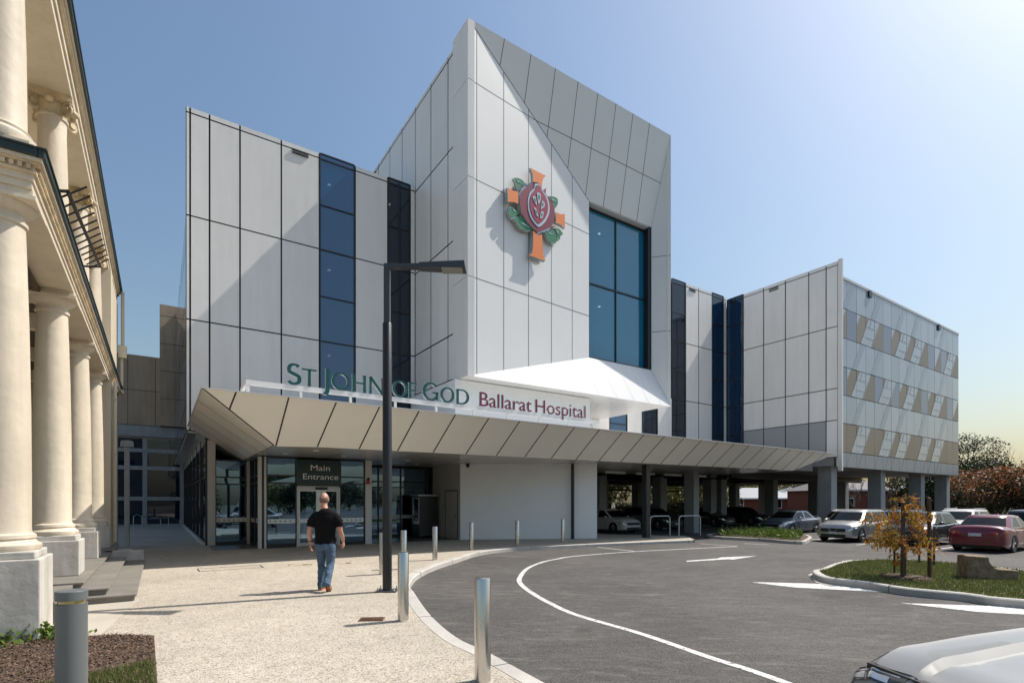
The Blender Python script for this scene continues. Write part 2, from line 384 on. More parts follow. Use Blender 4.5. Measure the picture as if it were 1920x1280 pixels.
# ------------------------------------------------------------------ ground, road, pavement, kerbs
RZ = -.12
def sheet(name, pts, z, mat, skirt=0.0):
    mb = MB(); P = [(p[0], p[1], z) for p in pts]
    mb.poly(P)
    if skirt:
        n = len(P)
        for i in range(n):
            a, b = P[i], P[(i+1) % n]
            mb.add([a, b, (b[0], b[1], z-skirt), (a[0], a[1], z-skirt)], [(0, 1, 2, 3)])
    o = mb.build(name, mat); tag(o, kind='structure'); return o
sheet('ground', [(-900, -900), (900, -900), (900, 900), (-900, 900)], -.20, mk('distant_ground', (.10, .10, .055), .95, var=.3, vscale=.05))
sheet('road', [(-60, -60), (95, -60), (95, 75), (-60, 75)], RZ, M['asphalt'])
kerb_px = [(1021, 1277, 0), (921, 1223, 0), (864, 1197, 0), (820.5, 1164, 0), (795, 1136, 0), (774, 1105, 0), (768, 1095, 0), (784, 1085, RZ), (820, 1067, RZ),
           (862, 1053, RZ), (898, 1041.5, RZ), (962, 1033, RZ), (1078, 1026.5, RZ), (1222, 1020, RZ), (1299, 1017, RZ)]
kp = [Vector((5.2, -4.6, 0)), Vector((2.6, .9, 0))] + [at(a, b, c) for a, b, c in kerb_px]
for p in kp: p.z = 0
kp = catmull(kp, 6)
def kerb_strip(name, line, width, z1, closed=False, side=1, mat=None):
    mb = MB(); n = len(line); rings = []
    for i, p in enumerate(line):
        a = line[(i-1) % n] if closed else line[max(i-1, 0)]; b = line[(i+1) % n] if closed else line[min(i+1, n-1)]
        t = (b-a); t.z = 0; t.normalize(); q = Vector((-t.y, t.x, 0))*side
        r = [p + Vector((0, 0, RZ-.06)), p + Vector((0, 0, z1-.02)), p + q*.025 + Vector((0, 0, z1)), p + q*width + Vector((0, 0, z1)), p + q*width + Vector((0, 0, RZ-.06))]
        rings.append([tuple(x) for x in r])
    if closed: rings.append(rings[0])
    mb.loft(rings, caps=not closed)
    # saw-cut joints
    d = 0
    for i in range(1, n):
        d += (line[i]-line[i-1]).length
        if d > 2.4:
            d = 0; t = (line[i]-line[i-1]).normalized(); q = Vector((-t.y, t.x, 0))*side
            mb.bar(line[i]+Vector((0, 0, z1)), line[i]+q*width+Vector((0, 0, z1)), .012, (0, 0, 1), .003, 1)
            mb.bar(line[i]+Vector((0, 0, RZ)), line[i]+Vector((0, 0, z1-.02)), .012, -q, .003, 1)
    o = mb.build(name, [mat or M['kerb'], M['jointgrey']]); tag(o, kind='structure'); return o
kerb_strip('kerb', kp, .20, .004)
# pavement: inner edge of the kerb, then round behind the building
inner = []
for i, p in enumerate(kp):
    t = (kp[min(i+1, len(kp)-1)] - kp[max(i-1, 0)]).normalized(); inner.append(p + Vector((-t.y, t.x, 0))*.195)
pav = [(p.x, p.y) for p in inner] + [(8.05, 23.2), (8.5, 25.9), (4.9, 27.2), (3.5, 30.5), (-14, 46), (-60, 60), (-60, -20), (4.9, -20)]
sheet('pavement', pav, 0.0, M['aggregate'], skirt=.16)
# smooth concrete apron by the steps, pit lids and saw-cut joints of the pavement
slab_pts = [B(-1.2, 8.3), B(-.62, 8.1), B(-.28, 10.9), B(-1.2, 10.9)]
sheet('concrete_path', [(p.x, p.y) for p in slab_pts], .004, M['slabc'])
jm = MB()
for a, b in [((300, 1058), (560, 1133)), ((705, 1041), (590, 1009))]: pass
def flat_bar(mb, p, q, w, z, m=0):
    p = Vector(p); q = Vector(q); t = (q-p).normalized(); a = Vector((-t.y, t.x, 0))*w*.5
    mb.add([tuple(Vector((x.x, x.y, z))) for x in (p-a, q-a, q+a, p+a)], [(0, 1, 2, 3)], m)
for u0, w0, du, dw in [(.8, 14.6, 1.4, .6), (2.5, 17.2, 1.1, .8), (.2, 18.2, .9, .7)]:
    c = [B(u0, w0), B(u0+du, w0), B(u0+du, w0+dw), B(u0, w0+dw)]
    for i in range(4): flat_bar(jm, c[i], c[(i+1) % 4], .035, .004)
o = jm.build('access_cover', M['alu']); tag(o, kind='structure')
# flush mat frame set in the paving before the doors: a row of thin brown inlay strips
im = MB()
a0 = at(541, 1060); a1 = at(662, 1056)
n = 9
for i in range(n):
    p = a0.lerp(a1, i/n); q = a0.lerp(a1, (i+.7)/n); b = (q-p)
    up = Vector((-b.y, b.x, 0)).normalized()*.26
    if i % 3 != 1: flat_bar(im, p, p+up, .05, .004)
    if i % 2 == 0: flat_bar(im, p+up*.95, q+up*.95, .04, .0042)
    if i % 3: flat_bar(im, p, q, .04, .0044)
    if i % 3 == 2: flat_bar(im, p+up*.5, q+up*.5, .04, .0046)
tag(im.build('brass_inlay', mk('tarnished_brass_inlay', (.26, .17, .08), .7)), kind='structure')

# road markings
def marking(name, pts, w, z=RZ+.004):
    mb = MB(); P = catmull(pts, 8) if len(pts) > 2 else [Vector(p) for p in pts]; vs = []
    for i, p in enumerate(P):
        t = (P[min(i+1, len(P)-1)] - P[max(i-1, 0)]); t.z = 0; t.normalize(); q = Vector((-t.y, t.x, 0))*w*.5
        vs += [(p.x-q.x, p.y-q.y, z), (p.x+q.x, p.y+q.y, z)]
    mb.add(vs, [(2*i, 2*i+2, 2*i+3, 2*i+1) for i in range(len(P)-1)])
    tag(mb.build(name, M['paint']), kind='structure')
g = lambda x, y: at(x, y, RZ)
marking('road_line', [at(2600, 1700, RZ), g(1475, 1280), g(1325, 1230), g(1200, 1187), g(1080, 1152), g(1026.7, 1128), g(995.7, 1110), g(978, 1096), g(974, 1084), g(988, 1066),
                      g(1014, 1054.4), g(1042, 1048), g(1080, 1042), g(1189, 1033.6), g(1290, 1028.5), g(1382, 1024)], .11)
marking('road_line', [g(1120, 1025.5), g(1189, 1033.2)], .10, RZ+.008)
marking('road_line', [g(1312, 1019), g(1382, 1024)], .10, RZ+.008)
marking('road_line', [g(1395, 1018.5), g(1442, 1021)], .10)
def flat_shape(name, pts, z=RZ+.004, mat=None):
    mb = MB(); mb.poly([(p.x, p.y, z) for p in pts]); tag(mb.build(name, mat or M['paint']), kind='structure')
flat_shape('road_arrow', [g(1287, 1052.6), g(1288, 1050.6), g(1345, 1046.6), g(1352, 1044.3), g(1418, 1041.8), g(1374, 1048.6), g(1366, 1047.9)])
flat_shape('road_chevron', [g(1408, 1091), g(1440, 1091.5), g(1560, 1094.5), g(1690, 1111), g(1610, 1107), g(1490, 1101)])
flat_shape('road_chevron', [g(1688, 1130), g(1790, 1133.5), g(2000, 1139.5), g(2000, 1156), g(1830, 1146.5)])
for k in range(-1, 4):                                   # bay lines between the parked cars
    a = B(24.0, 5.0+2.62*k); b = B(29.2, 5.0+2.62*k)
    marking('bay_line', [a, b], .10)
a = B(24.0, 2.3); b = B(24.0, 12.8)
# planted island: kerb, lawn
isl = [(1523, 1080, RZ), (1545, 1093, RZ), (1620, 1103, RZ), (1700, 1116, RZ), (1800, 1126, RZ), (1920, 1140.5, RZ)]
ip = [at(*p) for p in isl] + [Vector((11.2, 7.4, 0)), Vector((13.6, 8.2, 0)), Vector((13.6, 12.2, 0)), at(1920, 1069, 0), at(1850, 1060, 0), at(1780, 1054, 0), at(1690, 1049, 0), at(1620, 1049, 0), at(1570, 1055, 0), at(1540, 1066, 0)]
for p in ip: p.z = 0
ipc = catmull(ip, 5, closed=True)
kerb_strip('kerb', ipc, .16, .02, closed=True, side=1)
lawn_in = []
n = len(ipc)
for i, p in enumerate(ipc):
    t = (ipc[(i+1) % n]-ipc[(i-1) % n]).normalized(); lawn_in.append(p + Vector((-t.y, t.x, 0))*.15)
sheet('lawn', [(p.x, p.y) for p in lawn_in], .012, M['lawn'])
flat_shape('concrete_apron', [g(1515, 1078), g(1545, 1091), g(1575, 1096), g(1560, 1099), g(1530, 1092)], RZ+.012, M['kerb'])
flat_shape('concrete_apron', [g(1515, 1078), g(1545, 1064), g(1580, 1052), g(1600, 1049), g(1580, 1058), g(1548, 1070), g(1530, 1082)], RZ+.012, M['kerb'])
def inside(p, poly):
    c = False; n = len(poly)
    for i in range(n):
        a, b = poly[i], poly[(i+1) % n]
        if (a[1] > p[1]) != (b[1] > p[1]) and p[0] < (b[0]-a[0])*(p[1]-a[1])/(b[1]-a[1])+a[0]: c = not c
    return c
def blades(name, poly, n, h, wid, z, mat, lab, cat, seed, flat=False):
    rg = random.Random(seed); xs = [p[0] for p in poly]; ys = [p[1] for p in poly]; mb = MB(); k = 0
    while k < n:
        x = rg.uniform(min(xs), max(xs)); y = rg.uniform(min(ys), max(ys))
        if not inside((x, y), poly): continue
        k += 1; a = rg.uniform(0, 6.28); hh = h*rg.uniform(.5, 1.3); w = wid*rg.uniform(.6, 1.4)
        dx, dy = math.cos(a)*w, math.sin(a)*w; lx, ly = rg.uniform(-1, 1)*hh*.6, rg.uniform(-1, 1)*hh*.6
        if flat:
            tz = rg.uniform(.0, .018); l2 = hh
            mb.add([(x-dx, y-dy, z+tz), (x+dx, y+dy, z+tz+rg.uniform(-.006, .01)), (x+dx-dy*l2/w, y+dy+dx*l2/w, z+tz+rg.uniform(0, .02)), (x-dx-dy*l2/w, y-dy+dx*l2/w, z+tz+rg.uniform(0, .012))], [(0, 1, 2, 3)])
        else:
            mb.add([(x-dx, y-dy, z), (x+dx, y+dy, z), (x+lx+dx*.2, y+ly+dy*.2, z+hh)], [(0, 1, 2)])
    o = mb.build(name, mat, normals=False); tag(o, lab, cat, kind='stuff'); return o
vis_lawn = [(p.x, p.y) for p in lawn_in]
blades('lawn_grass', vis_lawn, 42000, .05, .010, .01, L_['grass'], 'short patchy green grass on the kerbed island', 'grass', 3)
# mulch bed, bottom left, with its edge strip of grass and a clump of green plants
bed = [at(-420, 1200), at(0, 1176), at(92, 1192), at(120, 1194), at(222, 1189), at(289, 1191), at(296, 1290), at(310, 1500), at(-700, 1500)]
sheet('garden_bed', [(p.x, p.y) for p in bed], .006, M['soil'])
bedp = [(p.x, p.y) for p in bed]
visb = [(p.x, p.y) for p in (at(-120, 1186), at(0, 1177), at(92, 1193), at(120, 1195), at(222, 1190), at(287, 1192), at(292, 1300), at(-220, 1300))]
blades('bark_mulch', visb, 9000, .022, .006, .008, L_['bark'], 'brown bark mulch covering the garden bed beside the pavement', 'mulch', 5, flat=True)
gr = [(p.x, p.y) for p in (at(150, 1275), at(190, 1262), at(288, 1240), at(294, 1310), at(60, 1330), at(60, 1290))]
blades('grass_patch', gr, 6500, .055, .0035, .008, L_['grass'], 'green grass strip at the near edge of the mulch bed', 'grass', 6)
# ------------------------------------------------------------------ the hospital
HO = (10.0, 23.0, 0.0)
hosp = thing('hospital_building', 'white panelled four storey hospital with a tall projecting entrance tower and blue glass strips', 'hospital', B(HO[0], HO[1]), TH)
def HB(): return MB(HO)
def hb(mb, name, mats, parent=None, **k): return mb.build(name, mats, parent or hosp, **k)
WF = 23.3                                             # facade line
ZR = [4.35, 8.54, 12.45, 16.32, 16.55]
rj = random.Random(11)
def fr_front(w0): return lambda a, d, z: (a, w0-d, z)
def fr_left(u0): return lambda a, d, z: (u0-d, a, z)
JM = 1
def panels(mb, fr, aj, zj, gv=.06, gh=.05, skip=(), m=0, mfun=None):
    """cladding panels with open joints"""
    for i in range(len(aj)-1):
        for j in range(len(zj)-1):
            if i in skip: continue
            a0, a1, z0, z1 = aj[i]+gv/2, aj[i+1]-gv/2, zj[j]+gh/2, zj[j+1]-gh/2
            e = [rj.uniform(-.003, .003) for _ in range(4)]
            p = [fr(a0, e[0], z0), fr(a1, e[1], z0), fr(a1, -.05, z0), fr(a0, -.05, z0), fr(a0, e[2], z1), fr(a1, e[3], z1), fr(a1, -.05, z1), fr(a0, -.05, z1)]
            q_ = mfun(i, j) if mfun else m; mb.hexa(p, [JM, JM, q_, JM, JM, JM])
def backing(mb, fr, a0, a1, z0, z1, m=1): mb.fbox(fr, a0, a1, -.14, -.055, z0, z1, m)
def glazing(fr, a0, a1, zj, mat, name='window', nv=1, d=-.03, parent=None, fw=.05):
    fm = HB(); fm.fbox(fr, a0, a0+fw, d-.05, .012, zj[0], zj[-1]); fm.fbox(fr, a1-fw, a1, d-.05, .012, zj[0], zj[-1])
    for z in zj: fm.fbox(fr, a0+fw, a1-fw, d-.05, .004, z-.025, z+.025)
    for k in range(1, nv):
        x = a0+(a1-a0)*k/nv
        for z0, z1 in zip(zj[:-1], zj[1:]): fm.fbox(fr, x-.02, x+.02, d-.05, .0, z0+.025, z1-.025)
    f = hb(fm, name, M['frame'], parent)
    pm = HB()
    for k in range(nv):
        x0 = a0+fw/2+(a1-a0-fw)*k/nv; x1 = a0+fw/2+(a1-a0-fw)*(k+1)/nv
        for z0, z1 in zip(zj[:-1], zj[1:]):
            e = [rj.uniform(-.004, .004) for _ in range(4)]
            pm.add([fr(x0, d+e[0], z0), fr(x1, d+e[1], z0), fr(x1, d+e[2], z1), fr(x0, d+e[3], z1)], [(0, 1, 2, 3)])
    pm.build('pane', mat, f, normals=False)
    return f
def rooms(u0, u1, w0, w1, zl, parent=None, name='interior'):
    """floors, back wall and a few ceiling lights behind see-through glass"""
    mb = HB()
    mb.box(u0, u1, w1, w1+.1, zl[0], zl[-1], 1)
    mb.box(u0-.1, u0, w0, w1, zl[0], zl[-1], 1); mb.box(u1, u1+.1, w0, w1, zl[0], zl[-1], 1)
    for z in zl: mb.box(u0, u1, w0, w1, z-.15, z+.15, 0)
    for z in zl[1:]:
        for k in range(max(1, int((u1-u0)/2.2))):
            x = u0+(k+.5)*(u1-u0)/max(1, int((u1-u0)/2.2)); mb.box(x-.06, x+.06, w0+1.2, w0+1.32, z-.17, z-.151, 2)
    return hb(mb, name, [M['slab'], M['wallin'], M['lit']], parent)
zfull = [4.35, 6.45, 8.54, 10.45, 12.45, 14.35, 16.32, 16.55]
# --- left wing front
uL = [U(x, WF) for x in (348, 356.5, 393, 450, 527.5, 599)]
u599, u666, u727, u770, u778 = (U(x, WF) for x in (599, 666, 727, 770, 778))
mb = HB(); f = fr_front(WF)
panels(mb, f, uL, ZR); panels(mb, f, [u666, u727], ZR); panels(mb, f, [u770, 10.06], ZR, gv=.02)
backing(mb, f, uL[0]+.01, u599, ZR[0], ZR[-1]-.01); backing(mb, f, u666, u727, ZR[0], ZR[-1]-.01); backing(mb, f, u770, 10.05, ZR[0], ZR[-1]-.01)
wing = hb(mb, 'facade_panel', [M['clad'], M['joint']])
tag(wing, 'pale panelled street front of the wing to the left of the tower')
glazing(f, u599, u666, zfull, M['glassb']); glazing(f, u727, u770, zfull, M['glassd'], nv=2)
rooms(u599, u666, WF+.15, WF+4, [4.35, 8.5, 12.4, 16.3]); rooms(u727+.05, u770, WF+.15, WF+4, [4.35, 8.5, 12.4, 16.3])
mb = HB()                                             # slot vents at the parapet
def vent(a, z, fr):
    for k in (0, 1): mb.fbox(fr, a-.32, a+.32, -.02, .05, z-.12*k-.035, z-.12*k+.02)
vent(U(563, WF), 16.30, f)
# --- left side wall going back, its parapet and the shell behind the cladding
mb2 = HB(); fs = fr_left(.87)
panels(mb2, fs, [23.44, 26, 29, 32, 35, 38, 41, 44], [4.35, 5.4, 7.6, 8.5, 9.6, 11.6, 12.75], gv=.05, mfun=lambda i, j: 2 if j in (1, 4) else 3)
backing(mb2, fs, 23.44, 44, 4.35, 12.7)
hb(mb2, 'side_wall', [M['clad'], M['joint'], M['glassb'], M['glassd']])
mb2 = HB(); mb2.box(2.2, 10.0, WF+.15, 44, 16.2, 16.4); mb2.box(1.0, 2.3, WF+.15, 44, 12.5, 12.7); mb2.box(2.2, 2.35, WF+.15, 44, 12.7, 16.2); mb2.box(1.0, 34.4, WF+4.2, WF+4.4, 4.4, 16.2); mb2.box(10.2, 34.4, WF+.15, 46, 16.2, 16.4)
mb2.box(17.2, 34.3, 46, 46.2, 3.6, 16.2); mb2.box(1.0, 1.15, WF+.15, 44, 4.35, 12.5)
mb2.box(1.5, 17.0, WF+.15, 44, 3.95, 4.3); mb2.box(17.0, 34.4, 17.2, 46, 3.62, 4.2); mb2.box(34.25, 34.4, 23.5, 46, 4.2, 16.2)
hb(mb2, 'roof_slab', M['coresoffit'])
# --- link front right of the tower and under it
xs = (1143, 1176, 1204, 1233, 1260, 1286, 1310, 1335, 1357, 1363)
ul = [U(x, WF) for x in xs]; uc = 34.40
mb3 = HB()
panels(mb3, f, [10.1, 13, ul[0]], [4.35, 8.54]); panels(mb3, f, [ul[1], ul[2]], [4.35, 8.54]); panels(mb3, f, [ul[3], ul[4]], [4.35, 8.54]); panels(mb3, f, [ul[5], ul[6], ul[7]], ZR)
panels(mb3, f, [ul[8], uc-.02], ZR, gv=.02)
for a, b, z1 in ((10.1, ul[0], 8.54), (ul[1], ul[2], 8.54), (ul[3], ul[4], 8.54), (ul[5], ul[7], 16.5), (ul[8], uc, 16.5)): backing(mb3, f, a, b, 4.35, z1)
hb(mb3, 'facade_panel', [M['clad'], M['joint']])
glazing(f, ul[0], ul[1], [4.35, 6.45, 8.54], M['glassb']); glazing(f, ul[2], ul[3], [4.35, 6.45, 8.54], M['glassd']); 
glazing(f, ul[4], ul[5], zfull, M['glassd']); glazing(f, ul[7], ul[8], zfull, M['glassn'])
rooms(ul[4], ul[5], WF+.15, WF+4, [4.35, 8.5, 12.4, 16.3]); rooms(ul[7], ul[8], WF+.15, WF+4, [4.35, 8.5, 12.4, 16.3])
vent(U(1298, WF), 16.28, f)
# --- right wing: side wall facing the forecourt
WC, UE = 15.8, 55.1
f2 = fr_left(uc)
wx = [W(x, uc) for x in (1571, 1549, 1516.5, 1472.6, 1431.8, 1393.9)]
zr = [4.4, 6.66, 8.6, 12.38, 16.1, 16.36]
mb4 = HB(); panels(mb4, f2, wx, zr, mfun=lambda i, j: 2 if (j == 0 and i > 0) else 0); backing(mb4, f2, wx[0]+.05, wx[-1], 4.4, 16.3)
mb4.fbox(f2, WC-.34, wx[0]-.012, -.12, .03, 3.55, 16.42)      # end fin
hb(mb4, 'facade_panel', [M['clad'], M['joint'], M['grayclad']])
vent(W(1451, uc), 16.02, f2)
glazing(f2, wx[-1], WF-.02, [4.4, 6.45, 8.54, 10.45, 12.45, 14.35, 16.1, 16.36], M['glassn'], nv=2)
hb(mb, 'parapet_vent', M['frame'])
# --- right wing: patterned screen front
cols = 16; cw = (UE-uc-.05)/cols; zs = [3.82, 4.75, 6.55, 8.3, 10.05, 11.84, 13.68, 15.45]
f3 = fr_front(WC)
mb5 = HB(); rs = random.Random(4)
kinds = {1: 'TTSTTSTSTTSTSTTT', 3: 'VTSTVSVTSTVTSTVT', 5: 'TVTSTVTSTSTVTVST'}
def cellmat(i, j):
    if j == 0: return 4
    if j in kinds:
        return {'T': 2, 'V': 3, 'S': 1}[kinds[j][i]]
    return 0 if rs.random() < .6 else 1
panels(mb5, f3, [uc+.05+cw*i for i in range(cols+1)], zs, gv=.035, gh=.04, mfun=cellmat)
backing(mb5, f3, uc+.05, UE, 3.84, 15.4, 5)
mb5.fbox(f3, uc+.05, UE, -.14, .03, 15.46, 15.62, 6)
screen = hb(mb5, 'patterned_screen', [M['fritted'], M['fritted2'], M['tan'], M['violet'], M['mesh'], M['joint'], M['alupaint']])
mb6 = HB()
def scol(i): return uc+.05+cw*i
for j in (1, 3, 5):                                    # leaning lattice motifs
    z0, z1 = zs[j]+.03, zs[j+1]-.03
    for i in range(cols):
        if kinds[j][i] != 'S': continue
        a, b = scol(i), scol(i+1)
        for (p, q) in (((a-.55*cw, z0), (a+.35*cw, z1)), ((b-.35*cw, z0), (b+.55*cw, z1))):
            mb6.bar((p[0], WC-.004, p[1]), (q[0], WC-.004, q[1]), .035, (0, -1, 0), .012)
        for t in (.3, .7):
            x0 = a-.55*cw+.9*cw*t; x1 = b-.35*cw+.9*cw*t; z = z0+(z1-z0)*t
            mb6.bar((x0+.04, WC-.004, z), (x1-.04, WC-.004, z), .035, (0, -1, 0), .010)
        m = (a+b)/2
        mb6.bar((m+.12*cw, WC-.004, z1-.04), (m-.08*cw, WC-.004, z0+(z1-z0)*.72), .03, (0, -1, 0), .014); mb6.bar((m-.32*cw, WC-.004, z0+.04), (m+.04*cw, WC-.004, z0+(z1-z0)*.28), .03, (0, -1, 0), .014)
        if j == 1:
            mb6.bar((a-.95*cw, WC-.004, zs[0]+.03), (a-.55*cw, WC-.004, zs[1]-.03), .04, (0, -1, 0), .012); mb6.bar((b-.75*cw, WC-.004, zs[0]+.03), (b-.35*cw, WC-.004, zs[1]-.03), .04, (0, -1, 0), .012)
hb(mb6, 'lattice_pattern', M['screenline'], screen)
mb7 = HB()                                             # tan panels end in slanted cuts beside each motif
for j in (3, 5, 1):
    z0, z1 = zs[j]+.03, zs[j+1]-.03; h = z1-z0; d = WC-.005; v = (0, -.004, 0)
    for i in range(cols):
        if kinds[j][i] == 'S':
            a, b = scol(i), scol(i+1)
            mb7.prism([(a-.55*cw, d, z0), (a-.02, d, z0), (a-.02, d, z0+.59*h)], v, 0); mb7.prism([(a+.02, d, z0+.64*h), (a+.02, d, z1), (a+.35*cw, d, z1)], v, 2)
            mb7.prism([(b-.35*cw, d, z0), (b-.02, d, z0), (b-.02, d, z0+.37*h)], v, 2); mb7.prism([(b+.02, d, z0+.42*h), (b+.02, d, z1), (b+.55*cw, d, z1)], v, 0)
for j in (3, 5):
    z0, z1 = zs[j]+.03, zs[j+1]-.03; d = WC-.005
    for i in range(cols):
        if kinds[j][i] == 'T' and (i == 0 or kinds[j][i-1] != 'S'):
            lim = .42 if i+1 < cols and kinds[j][i+1] == 'S' else .92
            mb7.prism([(scol(i)+.02, d, z1-(z1-z0)*lim), (scol(i)+.02, d, z1), (scol(i)+lim*cw, d, z1)], (0, -.004, 0), 0)
for (i, j, k) in ((1, 5, 6), (4, 5, 6), (7, 5, 6), (9, 5, 6), (13, 5, 6), (2, 3, 4), (4, 4, 4), (8, 4, 4), (10, 4, 4), (13, 4, 4), (2, 2, 2), (5, 2, 2), (7, 2, 2), (10, 2, 2), (13, 2, 2)):
    if j in kinds: j = k
    z0, z1 = zs[j]+.03, zs[j+1]-.03; a = scol(i); d = WC-.005   # slanted stripes painted as reflections of the fins
    mb7.prism([(a-.45*cw, d, z0), (a+.05*cw, d, z0), (a+.95*cw, d, z1), (a+.45*cw, d, z1)], (0, -.004, 0), 1)
hb(mb7, 'slanted_pattern', [M['fritted2'], M['ghost'], M['tan']], screen)
mb8 = HB()
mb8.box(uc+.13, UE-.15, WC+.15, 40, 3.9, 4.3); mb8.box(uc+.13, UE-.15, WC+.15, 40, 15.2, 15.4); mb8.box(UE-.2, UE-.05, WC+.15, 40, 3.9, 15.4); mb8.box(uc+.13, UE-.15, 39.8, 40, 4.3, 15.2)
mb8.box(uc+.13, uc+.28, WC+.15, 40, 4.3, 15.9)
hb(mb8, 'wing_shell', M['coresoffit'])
mbv = HB()
for i in (3.4, 12.6): mbv.fbox(f3, scol(0)+cw*i-.2, scol(0)+cw*i+.2, 0, .10, 15.1, 15.5)
hb(mbv, 'screen_vent', M['frame'], screen)
# --- tower
UT0, UT1, WT, ZT0, ZT1 = 10.07, 21.9, 18.04, 6.58, 20.5
ft = fr_left(UT0)
tw = [19.32] + [W(x, UT0) for x in (840, 808, 779, 754, 731, 709.5, 690)] + [33.5]
zt = [6.7, 8.57, 12.4, 16.27, 20.1, 20.33]
mt = HB(); panels(mt, ft, tw, zt, gv=.06, gh=.06); backing(mt, ft, 19.3, 33.5, 6.62, 20.3)
mt.fbox(ft, W(702, UT0)-.25, W(702, UT0)+.25, 0, .05, 20.0, 20.1, 1)
hb(mt, 'tower_side', [M['clad'], M['joint']])
# portal frame: crisp edge return, 7 cm proud of the side wall
UTf = 10.0
TLf, BLf, TRf, BRf = (UTf, WT, ZT1), (UTf, WT, ZT0), (UT1, WT, ZT1), (UT1, WT, ZT0)
WW = 18.78                                             # window plane
UW0, UW1, ZW0, ZW1 = 16.95, 21.28, 8.5, 15.92
mf = HB()
fp = fr_left(UTf+.0)
zp = [ZT0, 10.47, 14.35, 18.15, ZT1]
for j in range(4):
    mf.fbox(fp, WT, 19.3, -.30, 0, zp[j]+(.012 if j else 0), zp[j+1]-(.012 if j < 3 else 0))
mf.fbox(fp, WT+.05, 19.28, -.28, -.02, ZT0+.05, ZT1-.05, 1)
mf.box(UTf+.30, UT1, WT+.16, 19.3, ZT1-.35, ZT1-.05)     # roof edge behind the hood
fold_a = (UW0, WW, ZW1); fold_b = (UW0, WW, ZW0); fold_c = (UW1, WW, ZW1); fold_d = (UW1, WW, ZW0)
facets = [[TLf, BLf, fold_b, fold_a], [TLf, fold_a, fold_c, TRf], [BLf, BRf, fold_d, fold_b], [TRf, fold_c, fold_d, BRf]]
def facet_solid(mb, pts, th, m=0):
    n = (Vector(pts[1])-Vector(pts[0])).cross(Vector(pts[2])-Vector(pts[0])).normalized()
    if n.y < 0: n = -n                                  # outward is -w, thickness goes inside
    mb.prism(pts, tuple(n*th), m)
for fc in facets: facet_solid(mf, fc, .06, 2)
tower = hb(mf, 'tower_portal', [M['clad'], M['joint'], M['clad2']])
tag(tower, 'white folded entrance portal around the big tower window')
def lerp(p, q, t): return tuple(Vector(p).lerp(Vector(q), t))
jm = HB()
def joint(p, q, w=.028, m=0):
    pts = None
    n = JN
    jm.bar(p, q, w, n, .004, m)
def facet_n(pts):
    n = (Vector(pts[1])-Vector(pts[0])).cross(Vector(pts[2])-Vector(pts[0])).normalized(); return -n if n.y > 0 else n
# emblem wall joints
ew = facets[0]; JN = facet_n(ew)
def wall_pt(u, z): t = (u-UTf)/(UW0-UTf); return (u, WT+(WW-WT)*t, z)
eu = []
e_dir = Vector((UW0-UTf, WW-WT))
for x in (894, 944.5, 991, 1034, 1073):
    lo, hi = UTf, UW0
    for _ in range(40):
        mid = (lo+hi)/2; p = B(mid, wall_pt(mid, 0)[1]); px = 960+FOC*p.x/p.y
        if px < x: lo = mid
        else: hi = mid
    eu.append(lo)
for u in eu:
    t = (u-UTf)/(UW0-UTf); ztop = ZT1+(ZW1-ZT1)*t; zbot = ZT0+(ZW0-ZT0)*t
    joint(wall_pt(u, zbot), wall_pt(u, ztop))
for z in (10.47, 14.35, 18.15):
    umax = UW0 if z < ZW1 else UTf+(ZT1-z)/(ZT1-ZW1)*(UW0-UTf)
    joint(wall_pt(UTf, z), wall_pt(umax, z))
# hood joints
hd = facets[1]; JN = facet_n(hd)
def plane_w(pts, u, z):
    n = facet_n(pts); p = Vector(pts[0]); return p.y - (n.x*(u-p.x)+n.z*(z-p.z))/n.y
def hood_pt(u, z): return (u, plane_w(hd, u, z), z)
ht = [U(x, WT) for x in (946, 995.6, 1041.5, 1084, 1121, 1155, 1187, 1218)]
for k, u in enumerate(ht):
    ztop = ZT1
    ub = u - .12
    t = (ub-UTf)/(UW0-UTf)
    zb = ZT1+(ZW1-ZT1)*t if ub < UW0 else ZW1
    joint(hood_pt(u, ztop), hood_pt(ub, zb))
zz = 18.15; joint(hood_pt(UTf+(ZT1-zz)/(ZT1-ZW1)*(UW0-UTf), zz), hood_pt(UW1+(UT1-UW1)*(zz-ZW1)/(ZT1-ZW1), zz-.02))
joint(hood_pt(UTf+.03, ZT1-.02), hood_pt(UW0-.01, ZW1+.01), .03)
joint(hood_pt(UT1-.01, ZT1-.14), hood_pt(UW1+.01, ZW1+.01), .022)
# sill joints
sd = facets[2]; JN = facet_n(sd)
def sill_pt(u, z): return (u, plane_w(sd, u, z), z)
for k, u in enumerate([U(x, WT) for x in (947, 998, 1046, 1090, 1124, 1158, 1190, 1217, 1240)]):
    ut = u - .55; t = (ut-UTf)/(UW0-UTf)
    if ut < UTf+.1: continue
    zt_ = ZT0+(ZW0-ZT0)*t if ut < UW0 else ZW0
    if ut > UW1: continue
    joint(sill_pt(u, ZT0+.01), sill_pt(ut, zt_-.01), .022, 1)
joint(sill_pt(UT1-.02, ZT0+.01), sill_pt(UW1, ZW0-.01), .022, 1)
rd = facets[3]; JN = facet_n(rd)
for z in (10.47, 14.35): 
    joint((UW1+.01, plane_w(rd, UW1+.01, z), z), (UT1-.01, plane_w(rd, UT1-.01, z), z))
hb(jm, 'panel_joint', [M['jointgrey'], M['alu']], tower)
# box behind the portal, underside panels
ms = HB(); ms.box(UT0+.07, UT1, 19.3, 33.5, ZT1-.4, ZT1-.25); ms.box(UT1-.14, UT1, WT+.1, 33.5, ZT0+.02, ZT1-.4); ms.box(UT0+.07, UT1, WT+.07, WF-.06, ZT0+.01, ZT0+.16)
ms.box(UT0+.15, UT1-.14, 33.2, 33.5, 8, ZT1-.4)
hb(ms, 'tower_shell', M['clad2'])
